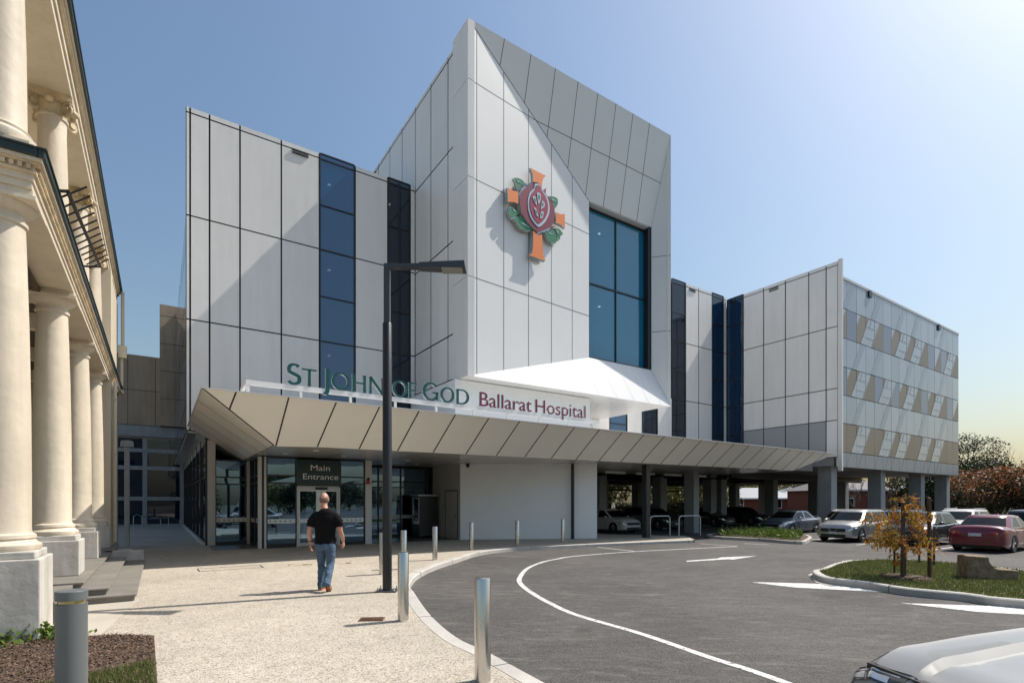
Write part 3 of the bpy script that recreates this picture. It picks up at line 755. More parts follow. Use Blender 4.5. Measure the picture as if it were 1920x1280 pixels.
# tower window, set back behind a dark reveal
mw = HB(); wz = WW+.35
mw.box(UW0, UW0+.05, WW+.03, wz+.1, ZW0, ZW1); mw.box(UW1-.22, UW1, WW+.03, wz+.1, ZW0, ZW1); mw.box(UW0+.05, UW1-.22, WW+.30, wz+.1, ZW1-.16, ZW1); mw.box(UW0+.05, UW1-.22, WW+.03, wz+.1, ZW0, ZW0+.06)
um = UW0+.05+(UW1-.27-UW0)*.5; zm = 12.2
mw.box(um-.03, um+.03, wz-.06, wz+.1, ZW0+.06, ZW1-.16); 
for a, b in ((UW0+.05, um-.03), (um+.03, UW1-.22)): mw.box(a, b, wz-.055, wz+.1, zm-.035, zm+.035)
mw.box(UW0+.05, UW1-.22, WW+.03, WW+.30, ZW1-.06, ZW1, 1)
twf = hb(mw, 'tower_window', [M['frame'], M['alupaint']])
tp = HB()
for a, b in ((UW0+.05, um), (um, UW1-.22)):
    for z0, z1 in ((ZW0+.06, zm), (zm, ZW1-.16)):
        e = [rj.uniform(-.006, .006) for _ in range(4)]
        tp.add([(a, wz+e[0], z0), (b, wz+e[1], z0), (b, wz+e[2], z1), (a, wz+e[3], z1)], [(0, 1, 2, 3)])
tp.build('pane', M['glasst'], twf, normals=False)
ti = HB()
ti.box(UT0+.5, UT1-.2, 29.8, 30, 8, 20); ti.box(UT0+.5, UT0+.6, 19.6, 30, 8, 20, 1)
for z in (8.3, 12.3, 16.2): ti.box(UT0+.5, UT1-.2, 19.5, 30, z-.18, z+.18, 1)
ti.box(UT0+.5, UT1-.2, 20.2, 20.32, 12.9, 13.6, 1); ti.box(18.9, 19.0, 20.4, 22.5, 9, 11.3, 1); ti.box(17.2, 21.3, 22.5, 22.6, 9.0, 10.3, 3)
for a in (16.6, 18.2, 19.6, 20.8):
    for b in (20.9, 23.2):
        for z in (12.1, 16.0): ti.ell((a, b, z), (.07, .07, .03), 8, 4, 2)
hb(ti, 'tower_interior', [M['wallin'], M['slab'], M['lit'], M['render']])
# lift lobby box beneath the tower
lb = HB(); lb.box(UT0-.25, 17.0, 18.75, 23.2, 4.3, ZT0-.02); hb(lb, 'sign_wall', M['render'])
# --- entrance canopy
A0, A1 = (.90, 15.25, 4.50), (33.4, 15.3, 4.53)
B0, B1 = (2.75, 16.45, 3.30), (30.4, 16.3, 3.47)
A0b, B0b, A1b, B1b = (.90, 23.25, 4.50), (2.75, 23.25, 3.30), (33.4, 23.25, 4.53), (30.4, 23.25, 3.47)
can = thing('canopy', None, None); del_me = None
can.parent = hosp; can.name = 'canopy'
cf = HB(); cj = HB()
def fas(u_t, u_b):
    t = (u_t-A0[0])/(A1[0]-A0[0]); s = (u_b-B0[0])/(B1[0]-B0[0]); return lerp(A0, A1, t), lerp(B0, B1, s)
ribs = []; u = 1.66
while u < 33.2:
    ub = u-.24-(u-2.9)*.004; p = fas(u, 3)[0]
    if ub < B0[0]: q = lerp(A0, B0, (u-A0[0]-.12)/(B0[0]-A0[0]))
    elif ub > B1[0]: q = lerp(A1, B1, (A1[0]-ub)/(A1[0]-B1[0]))
    else: q = fas(u, ub)[1]
    ribs.append((p, q)); u += 1.27
prev = (A0, A0)
for p, q in ribs + [(A1, A1)]:
    pts = [prev[0], p, q, prev[1]]
    if prev[1] == A0: pts = [A0, p, q]
    elif prev[1][0] < B0[0]-.01 < q[0]: pts = [prev[0], p, q, B0, prev[1]]
    if p == A1: pts = [prev[0], A1, prev[1]]
    elif prev[1][0] < B1[0]-.01 and q[0] > B1[0]+.01 or (q[2] > B1[2]+.02 and prev[1][2] <= B1[2]+.001 and q[0] > 25): pts = [prev[0], p, q, B1, prev[1]]
    cf.poly(pts); prev = (p, q)
cf.poly([A0, B0, B0b, A0b]); cf.poly([A1, A1b, B1b, B1])
cfo = hb(cf, 'fascia', M['bounceclad'], can)
for p, q in ribs:
    i = ribs.index((p, q)); k = min(i+1, len(ribs)-1); k0 = max(k-1, 0)
    nF = (Vector(ribs[k][0])-Vector(ribs[k0][0])).cross(Vector(ribs[k0][1])-Vector(ribs[k0][0])).normalized(); nF = nF if nF.y < 0 else -nF
    cj.bar(lerp(p, q, .01), lerp(p, q, .99), .04, nF, .006)
cj.bar(A0, B0, .03, (-.4, -.8, -.4), .006)
nL = (Vector(B0)-Vector(A0)).cross(Vector(A0b)-Vector(A0)).normalized(); nL = nL if nL.x < 0 else -nL
for w in (17.2, 18.7, 20.2, 21.7):
    cj.bar((A0[0], w, A0[2]), (B0[0], w+.3, B0[2]), .02, nL, .004)
hb(cj, 'panel_joint', M['joint'], cfo)
ct = HB(); ct.box(1.2, 33.0, 15.5, 23.2, 4.40, 4.46)
ct.box(.88, 33.4, 15.235, 15.30, 4.487, 4.522, 1); ct.box(.88, .95, 15.30, 23.2, 4.487, 4.522, 1)
hb(ct, 'canopy_roof', [M['alupaint'], M['alupaint']], can)
cs = HB(); cs.poly([B0, B1, B1b, (B0b[0], 24.6, 3.3)]); cs.add([B0b, (B0b[0], 24.6, 3.3), (1.2, 24.6, 4.2), (1.2, 23.25, 4.3)], [(0, 1, 2, 3)])
for u in (2.76, 5.2, 7.6, 10, 12.4, 14.8, 17.2, 19.6, 22, 24.4, 26.8, 29.2):
    z = 3.30+.17*(u-2.75)/27.65; cs.bar((u, 16.5, z), (u, 24.4, z), .02, (0, 0, -1), .004, 1)
cs.bar((2.8, 20.4, 3.3), (30.3, 20.4, 3.47), .02, (0, 0, -1), .006, 1)
hb(cs, 'soffit', [M['soffit'], M['jointgrey']], can)
ce = HB()
for u, w in ((3.6, 19.3), (5.6, 19.4), (8.4, 20.2), (4.2, 17.6), (9.6, 22)):
    z = 3.30+.17*(u-2.75)/27.65; ce.lathe([(0.001, z-.012), (.09, z-.012), (.10, z+.004)], (u, w, 0), 16)
hb(ce, 'downlight', M['white'], can)
# --- entrance vestibule and ground floor glazing
VU0, VU1, VW = 3.02, 6.72, 20.6
def glass_wall(name, fr, aj, zj, mat, skip=(), bands=True, fw=.05, parent=None):
    fm = HB()
    for a in aj: fm.fbox(fr, a-fw/2, a+fw/2, -.08, .03, zj[0], zj[-1])
    for z in zj:
        for a, b in zip(aj[:-1], aj[1:]): fm.fbox(fr, a+fw/2, b-fw/2, -.08, .02, z-fw/2 if z > zj[0] else z, z+fw/2 if z > zj[0] else z+.14)
    o = hb(fm, name, M['frame'], parent)
    pm = HB()
    for a, b in zip(aj[:-1], aj[1:]):
        for z0, z1 in zip(zj[:-1], zj[1:]):
            e = [rj.uniform(-.003, .003) for _ in range(4)]
            pm.add([fr(a, e[0]-.03, z0), fr(b, e[1]-.03, z0), fr(b, e[2]-.03, z1), fr(a, e[3]-.03, z1)], [(0, 1, 2, 3)])
    pm.build('pane', mat, o, normals=False)
    if bands:
        bm_ = HB()
        for a, b in zip(aj[:-1], aj[1:]):
            bm_.fbox(fr, a+fw/2+.01, b-fw/2-.01, -.022, -.016, .88, 1.04)
            x = a+.12
            while x < b-.1:
                p = [fr(x+.028*math.cos(2*math.pi*q/10), -.012, .96+.028*math.sin(2*math.pi*q/10)) for q in range(10)]; bm_.add(p, [tuple(range(10))], 1); x += .17
        bm_.build('manifestation_band', [M['white'], M['greylamp']], o)
    return o
zg = [0.0, 2.35, 2.62, 3.27]
fv = fr_front(VW)
u_d0, u_d1 = U(556, VW), U(637, VW)
glass_wall('vestibule_glazing', fv, [U(500, VW), u_d0], zg, M['glasse']); glass_wall('vestibule_glazing', fv, [u_d1, U(684, VW)], zg, M['glasse'])
glass_wall('vestibule_glazing', fr_left(VU0), [20.75, 21.9, 23.1], zg, M['glasse'])
glass_wall('front_glazing', fr_front(23.2), [U(404, 23.2), VU0-.1], zg, M['glasse'])
mrec = HB()
ug = glass_wall('recess_glazing', fr_front(23.9), [VU1+.15, 7.6, 8.5, 9.6, 11.0], zg, M['glasse'])
glass_wall('vestibule_glazing', fr_left(VU1+.16), [20.8, 22, 23.8], zg, M['glassd'], bands=False)
for q in ((U(396.5, 23.1)-.13, U(396.5, 23.1)+.13, 23.05, 23.3, 4.0), (VU0-.09, VU0+.03, VW-.02, VW+.12, 3.28), (VU0+.10, VU0+.17, VW-.07, VW+.1, 3.28), (VU0-.14, VU0-.04, 23.0, 23.15, 3.28), (U(684, VW), U(696, VW), VW-.08, VW+.15, 3.30)):
    post = HB(); post.box(q[0], q[1], q[2], q[3], 0, q[4]); hb(post, 'entrance_post', M['alupaint'], bevel=.008)
pb = HB(); pb.box(VU0+.03, VU0+.10, VW-.01, VW+.1, 0, 3.27); hb(pb, 'corner_mullion', M['frame'])
# sliding doors in a silver frame under the sign
zd = 2.22
df = HB(); df.fbox(fv, u_d0, u_d0+.07, -.1, .05, 0, zd); df.fbox(fv, u_d1-.07, u_d1, -.1, .05, 0, zd); df.fbox(fv, u_d0+.07, u_d1-.07, -.1, .05, zd-.10, zd)
um = u_d0+.07+(u_d1-u_d0-.14)*.56
df.fbox(fv, u_d0, u_d1, -.1, .0, zd, 2.26)
door = hb(df, 'entrance_door', M['alupaint'])
for a, b in ((u_d0+.08, um-.005), (um+.005, u_d1-.08)):
    lf = HB(); s = .035
    wl = .17
    lf.fbox(fv, a, a+(s if a < um-.2 else wl), -.06, .02, .02, zd-.11); lf.fbox(fv, b-(wl if a < um-.2 else s), b, -.06, .02, .02, zd-.11)
    lf.fbox(fv, a+s, b-s, -.06, .015, .02, .14); lf.fbox(fv, a+s, b-s, -.06, .015, zd-.16, zd-.11)
    lfo = hb(lf, 'door_leaf', M['alu'], door)
    pm = HB(); pm.add([fv(a, -.03, .1), fv(b, -.03, .1), fv(b, -.03, zd-.12), fv(a, -.03, zd-.12)], [(0, 1, 2, 3)])
    pm.fbox(fv, a+.04, b-.19, -.022, -.016, .88, 1.04, 1); pm.build('door_pane', [M['glasse'], M['white']], door)
sb = HB(); sb.fbox(fv, um-.22, um+.22, .05, .10, zd-.09, zd-.01); hb(sb, 'door_sensor', M['cartrim'], door)
# ground floor interior
gi = HB()
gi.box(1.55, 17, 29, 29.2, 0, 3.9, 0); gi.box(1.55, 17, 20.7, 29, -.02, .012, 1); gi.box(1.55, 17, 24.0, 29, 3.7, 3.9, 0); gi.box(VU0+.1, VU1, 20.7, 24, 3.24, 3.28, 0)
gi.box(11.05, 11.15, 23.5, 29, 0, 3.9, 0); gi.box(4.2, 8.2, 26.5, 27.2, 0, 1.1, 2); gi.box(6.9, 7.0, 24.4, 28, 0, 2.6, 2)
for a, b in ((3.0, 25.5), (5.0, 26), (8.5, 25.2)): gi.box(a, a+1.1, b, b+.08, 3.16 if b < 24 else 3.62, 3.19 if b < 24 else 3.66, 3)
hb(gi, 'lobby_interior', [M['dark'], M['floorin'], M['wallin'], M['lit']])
# dark glass wall of the recessed left side, going back
fl = fr_left(1.5)
glass_wall('side_glazing', fl, [23.2, 26.2, 29.2, 32.2, 35.2, 38.2, 41.2, 44.0], [0.0, 2.6, 4.33], M['glassd'], bands=False)
sk = HB(); sk.fbox(fl, 23.2, 44, 0.03, .12, 0, .10); hb(sk, 'skirting', M['alupaint'])
su = HB(); su.box(.9, 1.55, 23.4, 44, 4.28, 4.34); hb(su, 'overhang_soffit', M['soffit'])
# --- white rendered store under the canopy with its side door
P0 = (11.1, 20.7); P1 = (16.6, 17.85)
wb = HB(); dv = Vector((P1[0]-P0[0], P1[1]-P0[1])).normalized()
q = [(P0[0], P0[1]), (P1[0], P1[1]), (17.4, 20.3), (17.2, 24.8), (11.1, 24.8)]
wb.prism([(x, y, 0) for x, y in q], (0, 0, 3.62))
hb(wb, 'store_wall', M['render'])
wp = HB()
a, b = (P0[0]-.012, 20.72), (P0[0]-.012, 24.0)
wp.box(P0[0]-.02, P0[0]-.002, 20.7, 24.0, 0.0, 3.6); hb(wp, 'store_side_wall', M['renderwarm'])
sd_ = HB(); w0, w1 = W(857.5, 11.08), W(836, 11.08)
for (a, b, z0, z1) in ((w0-.05, w0, 0, 2.15), (w1, w1+.05, 0, 2.15), (w0-.05, w1+.05, 2.15, 2.2)): sd_.box(P0[0]-.045, P0[0]-.02, a, b, z0, z1, 1)
sd_.box(P0[0]-.035, P0[0]-.022, w0+.004, w1-.004, .02, 2.14)
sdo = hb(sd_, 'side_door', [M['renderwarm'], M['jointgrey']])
hd_ = HB(); hd_.box(P0[0]-.05, P0[0]-.035, w0+.06, w0+.12, .95, 1.15); hd_.tube([(P0[0]-.04, w0+.09, 1.05), (P0[0]-.10, w0+.09, 1.05), (P0[0]-.10, w0+.22, 1.05)], .012); hb(hd_, 'handle', M['steel'], sdo, smooth=True)
hs_ = HB(); hs_.box(P0[0]-.042, P0[0]-.036, (w0+w1)/2-.14, (w0+w1)/2+.14, 1.52, 1.6); hb(hs_, 'door_plate', M['alu'], sdo)
# --- undercroft columns, core walls and beams
cl = random.Random(2)
def colm(u, w, s=.34, s2=.34, z=3.66, mat='conc', name='column'):
    c = HB(); c.box(u-s, u+s, w-s2, w+s2, -.13, z); hb(c, name, M[mat], bevel=.02)
colm(18.9, 17.0, .14, .14, 3.45, 'coldark')
for u in (35.3, 42.3, 49.3, 54.6):
    colm(u, 16.75, .36, .42, 3.95); colm(u, 24.5, .34, .40, 3.95); colm(u, 32.5, .34, .40, 3.95)
for u in (22.5, 28.0, 33.4): colm(u, 24.0, .32, .36); colm(u, 31.0, .32, .36); colm(u, 38.5, .32, .36)
colm(25.6, 19.6, .24, .34, 3.5); 
cw_ = HB(); cw_.box(24.2, 27.2, 31.5, 35.5, -.1, 3.66); cw_.box(19.5, 20.1, 36, 40, -.1, 3.66); cw_.box(28.9, 29.3, 30.2, 33.5, -.1, 3.66); hb(cw_, 'core_wall', M['conc'])
bm_ = HB()
for w in (28, 36, 45): bm_.box(17.4, 34.2, w, w+.3, 3.25, 3.62); bm_.box(34.6, 55, w-5, w-4.7, 3.45, 3.9)
for u in (22, 28, 34, 40, 47, 54): bm_.box(u, u+.25, 23, 45 if u < 34.3 else 39.5, 3.3 if u < 34.3 else 3.5, 3.6 if u < 34.3 else 3.88)
for u in range(20, 34, 2): bm_.tube([(u, 22, 3.3), (u, 45, 3.3)], .06, 6)
bm_.tube([(18, 42, 3.0), (34, 42, 3.0)], .09, 6); bm_.tube([(35, 38.8, 2.9), (54, 38.8, 2.9)], .09, 6); bm_.tube([(35, 39.4, 3.2), (54, 39.4, 3.2)], .05, 6)
hb(bm_, 'service_beam', M['coldark'])
ls = HB()
for u0 in (20.2, 22.6, 25.0, 27.4): ls.box(u0, u0+1.5, 21.0, 21.1, 3.22, 3.36)
hb(ls, 'batten_panel', M['white'])
dp = HB(); u, w = 15.45, 18.2
dp.tube([(u, w, 0), (u, w, 3.5)], .075, 12); dpo = hb(dp, 'downpipe', M['coldark'], smooth=True)
cc = HB(); pu, pw = U(877, 20.5), 20.5
cc.lathe([(.001, 3.18), (.05, 3.19), (.075, 3.24), (.08, 3.29), (.08, 3.36)], (pu, pw, 0), 14); 
tag(cc.build('security_camera', M['cartrim'], None, loc=B(HO[0], HO[1]), rot=TH, smooth=True), 'small dark dome camera under the canopy beside the white store corner', 'camera')
bl = HB(); pu = U(690, VW-.1)
bl.box(pu-.06, pu+.06, VW-.13, VW-.082, 2.42, 2.56); bl.ell((pu, VW-.15, 2.57), (.055, .055, .055), 10, 6, 1)
bl.box(pu-.09, pu+.09, VW-.14, VW-.082, 2.36, 2.42)
tag(bl.build('fire_bell', [mk('fire_bell_red', (.35, .02, .02), .4), M['cartrim']], None, loc=B(HO[0], HO[1]), rot=TH), 'small red alarm bell on the pale post right of the entrance doors', 'alarm bell')
# --- rear link block seen at the end of the side passage
WRB = 44.2
rb = HB(); fb = fr_front(WRB)
x0, x1 = -9.5, 1.4
aj = [x0+1.35*i for i in range(9)]
panels(rb, fb, [-9.5+1.55*i for i in range(8)], [6.9, 9.3, 11.7], gv=.03, gh=.03, m=2)
backing(rb, fb, x0, x1, 6.9, 11.6)
rb.box(-9.6, 1.4, WRB+.06, WRB+8, 6.3, 11.65, 1); rb.box(-9.6, 1.4, WRB-.25, WRB+.05, 6.15, 6.86, 3)
panels(rb, fr_front(WRB-.5), [.06, 1.35], [6.9, 8.8, 10.7, 12.6, 14.5, 15.3], gv=.03, gh=.03, m=2); rb.box(.08, 1.33, WRB-.43, WRB+5, 6.9, 15.25, 1); rb.box(.055, .075, WRB-.44, WRB+5, 6.9, 15.3, 2)
hb(rb, 'rear_block', [M['clad'], M['joint'], M['tanpanel'], M['conc']])
glass_wall('rear_glazing', fr_front(WRB), [-9.5, -6.6, -3.7, -.8, 1.4], [0, 1.9, 4.0, 5.2, 6.15], M['glassd'], bands=False, fw=.26)
ri = HB(); ri.box(-9.4, 1.3, WRB+3, WRB+3.1, 0, 6.2, 0)
for x in (-8, -6, -5): ri.ell((x, WRB+1.5, 4.6), (.09, .09, .04), 8, 4, 1); ri.ell((x+.7, WRB+2.2, 4.1), (.07, .07, .03), 8, 4, 1)
hb(ri, 'rear_interior', [M['dark'], M['lit']])
for o in [x for x in hosp.children if x.name.startswith('rear_glazing')]:
    o.data.materials[0] = M['conc']
# ------------------------------------------------------------------ heritage building with its two storey colonnade
PO = (-1.6, 15.0, 0.0)
port = thing('heritage_building', 'cream two storey heritage building with round columns, dark green gutters and stone steps', 'building', B(PO[0], PO[1]), TH)
def PB(): return MB(PO)
def pbl(mb, name, mats, parent=None, **k): return mb.build(name, mats, parent or port, **k)
CW = [8.85, 12.55, 16.0, 19.35]; CUX = -1.6; PF = .34
UG = -1.13                                              # gutter line
for i, w in enumerate(CW):
    z0 = 0.0 if i == 0 else PF
    top = 1.06
    hw = .46 if i == 0 else .42
    pd = PB(); pd.box(CUX-hw, CUX+.42, w-hw, w+hw, z0, top-.09); pd.box(CUX-hw+.05, CUX+.37, w-hw+.05, w+hw-.05, top-.09, top)
    if i == 0: pd.box(CUX-1.6, CUX-hw, w-hw+.02, w+hw-.02, 0, top-.09)
    pbl(pd, 'pedestal', M['creamgrey'], bevel=.015)
    cb = PB(); r = .275
    cb.lathe([(r+.085, top), (r+.10, top+.03), (r+.10, top+.07), (r+.06, top+.10), (r+.035, top+.13), (r+.05, top+.15), (r+.045, top+.19), (r+.01, top+.21), (r, top+.25),
              (r, 1.9), (r-.006, 2.8), (r-.022, 3.8), (r-.045, 4.7), (r-.055, 5.04), (r-.03, 5.05), (r-.03, 5.09), (r-.055, 5.10), (r-.055, 5.17), (r+.0, 5.20), (r+.055, 5.26), (r+.06, 5.29), (.001, 5.29)], (CUX, w, 0), 40)
    cb.box(CUX-r-.09, CUX+r+.09, w-r-.09, w+r+.09, 5.285, 5.33); cb.box(CUX-r-.06, CUX+r+.06, w-r-.06, w+r+.06, 5.33, 5.41)
    pbl(cb, 'column', M['creamcol'], smooth=True)
    # upper storey: slimmer column with a scrolled capital
    uc_ = PB(); r = .235
    uc_.lathe([(r+.10, 6.0), (r+.11, 6.04), (r+.11, 6.10), (r+.06, 6.13), (r+.04, 6.16), (r+.05, 6.19), (r+.01, 6.22), (r, 6.27), (r-.008, 7.2), (r-.035, 8.3), (r-.03, 8.52), (r-.005, 8.53), (r-.005, 8.56), (.001, 8.57)], (CUX, w, 0), 36)
    pbl(uc_, 'upper_column', M['creamcol'], smooth=True)
    cp = PB(); a = .25
    cp.box(CUX-.31, CUX+.31, w-.31, w+.31, 8.80, 8.90); cp.lathe([(.21, 8.56), (.225, 8.62), (.25, 8.68), (.25, 8.80)], (CUX, w, 0), 24)
    for sx in (-1, 1):
        for sy in (-1, 1):
            d = Vector((sx, sy, 0)).normalized(); c = Vector((CUX, w, 8.665)) + d*.34; t = Vector((-d.y, d.x, 0))
            sp = []
            for k in range(34):
                an = k*.42+.9; rr = .135*(1-k/40)
                sp.append(c + d*math.cos(an)*rr*.9 + Vector((0, 0, math.sin(an)*rr)))
            cp.tube(sp, [.03*(1-k/60) for k in range(34)], 6)
            cp.tube([c - t*.045, c + t*.045], .05, 12)
    for sx, sy in ((1, 0), (0, -1), (-1, 0), (0, 1)): cp.ell((CUX+sx*.31, w+sy*.31, 8.76), (.07, .07, .06), 8, 6)
    pbl(cp, 'scroll_capital', M['creamdirty'], smooth=True, ang=50)
WE = 24.2; WS = CW[0]-.42
# lower entablature: long beam plus its front return, with dentils
def beam(mb, off, z0, z1, m=0):
    """along the colonnade and round the front end; off = projection past the beam face"""
    u1 = CUX+.33+off; w0 = WS+.06-off
    mb.box(CUX-.33, u1, w0, WE+off*.5, z0, z1, m); mb.box(-9, CUX-.33, w0, WS+.75, z0, z1, m)
en = PB()
beam(en, 0, 5.41, 5.50); beam(en, .02, 5.50, 5.58)
beam(en, .05, 5.58, 5.615, 1); beam(en, .03, 5.615, 5.68); beam(en, .085, 5.68, 5.715, 1); beam(en, .11, 5.715, 5.755)
pbl(en, 'entablature', [M['cream'], M['creamdirty']])
dt = PB(); w = WS+.1
while w < WE: dt.box(CUX+.36, CUX+.405, w, w+.04, 5.625, 5.675); w += .075
u = CUX+.33
while u > -4: dt.box(u-.04, u, WS-.02, WS+.028, 5.625, 5.675); u -= .075
pbl(dt, 'dentil_course', M['creamdirty'])
gt = PB(); gu = UG
gt.box(CUX+.40, gu, WS-.08, WE+.1, 5.757, 5.86); gt.box(-9, CUX+.40, WS-.08, WS+.05, 5.757, 5.86); gt.box(CUX+.38, gu+.02, WS-.10, WE+.12, 5.845, 5.872); gt.box(-9, CUX+.38, WS-.10, WS+.0, 5.845, 5.872)
pbl(gt, 'gutter', M['gutter'], bevel=.012)
# lower rail moulding seen as the thin light line under the beam
fl_ = PB(); fl_.box(-9, CUX+.30, WS+.1, WE, 5.757, 6.0); pbl(fl_, 'balcony_floor', M['cream'])
pc = PB()
for k in range(28):
    u = -5.2+.125*k; pc.box(u, u+.115, WS+.8, WE-.2, 5.30, 5.36)
pbl(pc, 'porch_ceiling', M['timber'])
tb = PB()
for w in (11, 13.6, 16.6, 19.5): tb.box(-5.0, CUX-.34, w, w+.2, 5.0, 5.3)
tb.hexa([(-4.6, 11, 1.4), (-4.3, 11, 1.4), (-4.3, 19, 4.9), (-4.6, 19, 4.9), (-4.6, 11, 1.75), (-4.3, 11, 1.75), (-4.3, 19, 5.25), (-4.6, 19, 5.25)])
tb.hexa([(-4.0, 20.2, .6), (-2.8, 20.2, .6), (-2.8, 14, 3.6), (-4.0, 14, 3.6), (-4.0, 20.2, .8), (-2.8, 20.2, .8), (-2.8, 14, 3.8), (-4.0, 14, 3.8)])
tb.box(-4.9, -2.2, 13.8, 14.0, 3.6, 3.85)
pbl(tb, 'porch_beam', M['cream'])
bw = PB(); bw.box(-5.3, -5.0, 8.6, WE, PF, 9.5); bw.box(-9, -5.3, 8.9, 9.1, 0, 9.5); bw.box(-5.0, -1.62, 20.62, WE, PF, 5.40); bw.box(CUX-.1, -1.25, 20.6, WE, 0, 5.41)
bw.box(-5.0, -1.6, 20.7, WE, 5.9, 8.9); bw.box(-1.6, -1.24, 20.6, 21.3, 6.0, 8.9); bw.box(-1.58, -1.26, 21.3, WE, 6.0, 8.9)
pbl(bw, 'wall', M['cream'])
dw = PB(); dw.box(-4.99, -4.95, 12.6, 14.0, .4, 2.9); dw.box(-4.99, -4.95, 16.4, 17.8, 1.2, 3.2); dw.box(-4.99, -4.95, 13, 14.2, 6.1, 8.2); dw.box(-4.99, -4.95, 16.5, 17.7, 6.1, 8.2); pbl(dw, 'window', M['frame'])
# upper entablature, gutter, roof
ue = PB()
beam(ue, -.03, 8.90, 9.05); beam(ue, .0, 9.05, 9.2); beam(ue, .04, 9.20, 9.235, 1); beam(ue, .06, 9.235, 9.30); beam(ue, .10, 9.30, 9.335)
pbl(ue, 'upper_entablature', [M['cream'], M['creamdirty']])
ug_ = PB(); ug_.box(CUX+.40, gu, WS-.08, WE+.1, 9.337, 9.45); ug_.box(-9, CUX+.40, WS-.08, WS+.05, 9.337, 9.45); ug_.box(CUX+.38, gu+.02, WS-.10, WE+.12, 9.435, 9.46); pbl(ug_, 'upper_gutter', M['gutter'], bevel=.012)
rf = PB(); rf.box(-5.4, CUX+.36, WS+.02, WE, 9.337, 9.43); rf.box(-5.0, CUX-.32, WS+.8, WE-.1, 8.95, 9.0); pbl(rf, 'roof', M['cream'])
# downpipes
dp_ = PB(); ux = -1.10; wx_ = 20.35
dp_.tube([(ux-.02, WE-.2, 5.74), (ux-.02, WE-.2, 5.6), (ux-.05, 21.1, 5.42), (ux-.06, 20.9, 5.25), (ux-.06, 20.85, .4)], .055, 10)
for z in (1.2, 3.2, 4.9): dp_.tube([(ux-.06, 20.85, z), (ux-.06, 20.85, z+.05)], .068, 10)
pbl(dp_, 'downpipe', M['cream'], smooth=True)
dp2 = PB(); dp2.tube([(ux, 24.0, 9.33), (ux, 24.0, 7.4), (ux-.03, 24.0, 7.2), (ux-.03, 24.0, 5.9)], .055, 10); dp2.box(ux-.13, ux+.12, 23.85, 24.15, 6.9, 7.35); pbl(dp2, 'upper_downpipe', M['cream'], smooth=True)
# stone steps: wide flight between the first pedestal and the end wall
for k, (u1, z1, w0) in enumerate(((-.34, .12, 10.85), (-.72, .235, 11.0), (-1.06, PF, 11.15))):
    st = PB(); st.box(-6 if k == 2 else -1.25, u1, w0, 17.2-.2*k if k < 2 else 20.6, z1-.125, z1-.035); st.box(-6 if k == 2 else -1.25, u1+.035, w0-.035, 17.2-.2*k+.03 if k < 2 else 20.6, z1-.035, z1)
    if k == 2: st.box(-6, u1-.1, 9.35, w0-.04, 0, z1-.03)
    pbl(st, 'step', M['stone'], bevel=.008)
kb = PB(); kb.box(-1.2, -.35, 17.5, 17.9, 0, .34); kb.box(-1.2, -.7, 17.9, 20.6, 0, .2); pbl(kb, 'step_kerb', M['creamgrey'])
# iron spike grille climbing along the balcony edge
gg = PB(); a = Vector((-1.05, 9.5, 5.95)); b = Vector((-1.05, 14.4, 6.72))
gg.tube([a, b], .028, 6)
for k in range(12):
    p = a.lerp(b, (k+.3)/12); d = Vector((.20, 0, .17))*(1-.2*k/12); gg.tube([p-d, p+d], .014, 5)
gg.tube([b, b+Vector((-.5, 0, -.1))], .022, 6); gg.tube([a, a+Vector((-.4, 0, -.1))], .022, 6)
pbl(gg, 'spike_grille', M['iron'])
# things standing by it
for k, lab in ((0, 'thin metal handrail in the shade beyond the stone steps, nearer the cream wall'), (.42, 'thin metal handrail in the shade beyond the stone steps, nearer the dark glass')):
    hr = MB(); o_ = B(-1.25+k, 38.6); g_ = lambda u, w, z: B(u+k, w, z)-o_
    hr.tube([g_(-1.25, 38.6, 0), g_(-1.25, 38.6, .80), g_(-1.1, 38.8, .92), g_(-.5, 40.4, .62), g_(.1, 40.6, .62), g_(.1, 40.6, 0)], .026, 8)
    tag(hr.build('handrail', M['galv'], None, loc=o_, smooth=True), lab, 'handrail', 'handrails beyond the steps')
vp = MB(); p = B(-1.0, 24.75)
vp.tube([(0, 0, 0), (0, 0, 3.75)], .085, 12); vp.box(-.15, .15, -.15, .15, 3.75, 3.94); vp.box(-.13, .13, -.13, .13, 3.94, 3.98)
tag(vp.build('vent_pipe', M['creamgrey'], None, loc=p, smooth=True), 'pale capped drainpipe standing between the cream wall and the dark glass link', 'pipe')
# ------------------------------------------------------------------ lettering
_glyph = {}
def glyph(txt, depth=.05, res=5):
    """outline of a text in the built-in face as raw mesh data (x right, y up, z depth)"""
    key = (txt, depth)
    if key in _glyph: return _glyph[key]
    cu = bpy.data.curves.new('t', 'FONT'); cu.body = txt; cu.size = 1; cu.extrude = depth; cu.resolution_u = res
    o = bpy.data.objects.new('t', cu); COL.objects.link(o)
    bpy.context.view_layer.update()
    me = bpy.data.meshes.new_from_object(o.evaluated_get(bpy.context.evaluated_depsgraph_get()))
    v = [tuple(x.co) for x in me.vertices]; f = [tuple(p.vertices) for p in me.polygons]; nz = [p.normal.z for p in me.polygons]
    bpy.data.objects.remove(o); bpy.data.curves.remove(cu); bpy.data.meshes.remove(me)
    _glyph[key] = (v, f, nz); return _glyph[key]
def ext(v): xs = [p[0] for p in v]; ys = [p[1] for p in v]; return min(xs), max(xs), min(ys), max(ys)
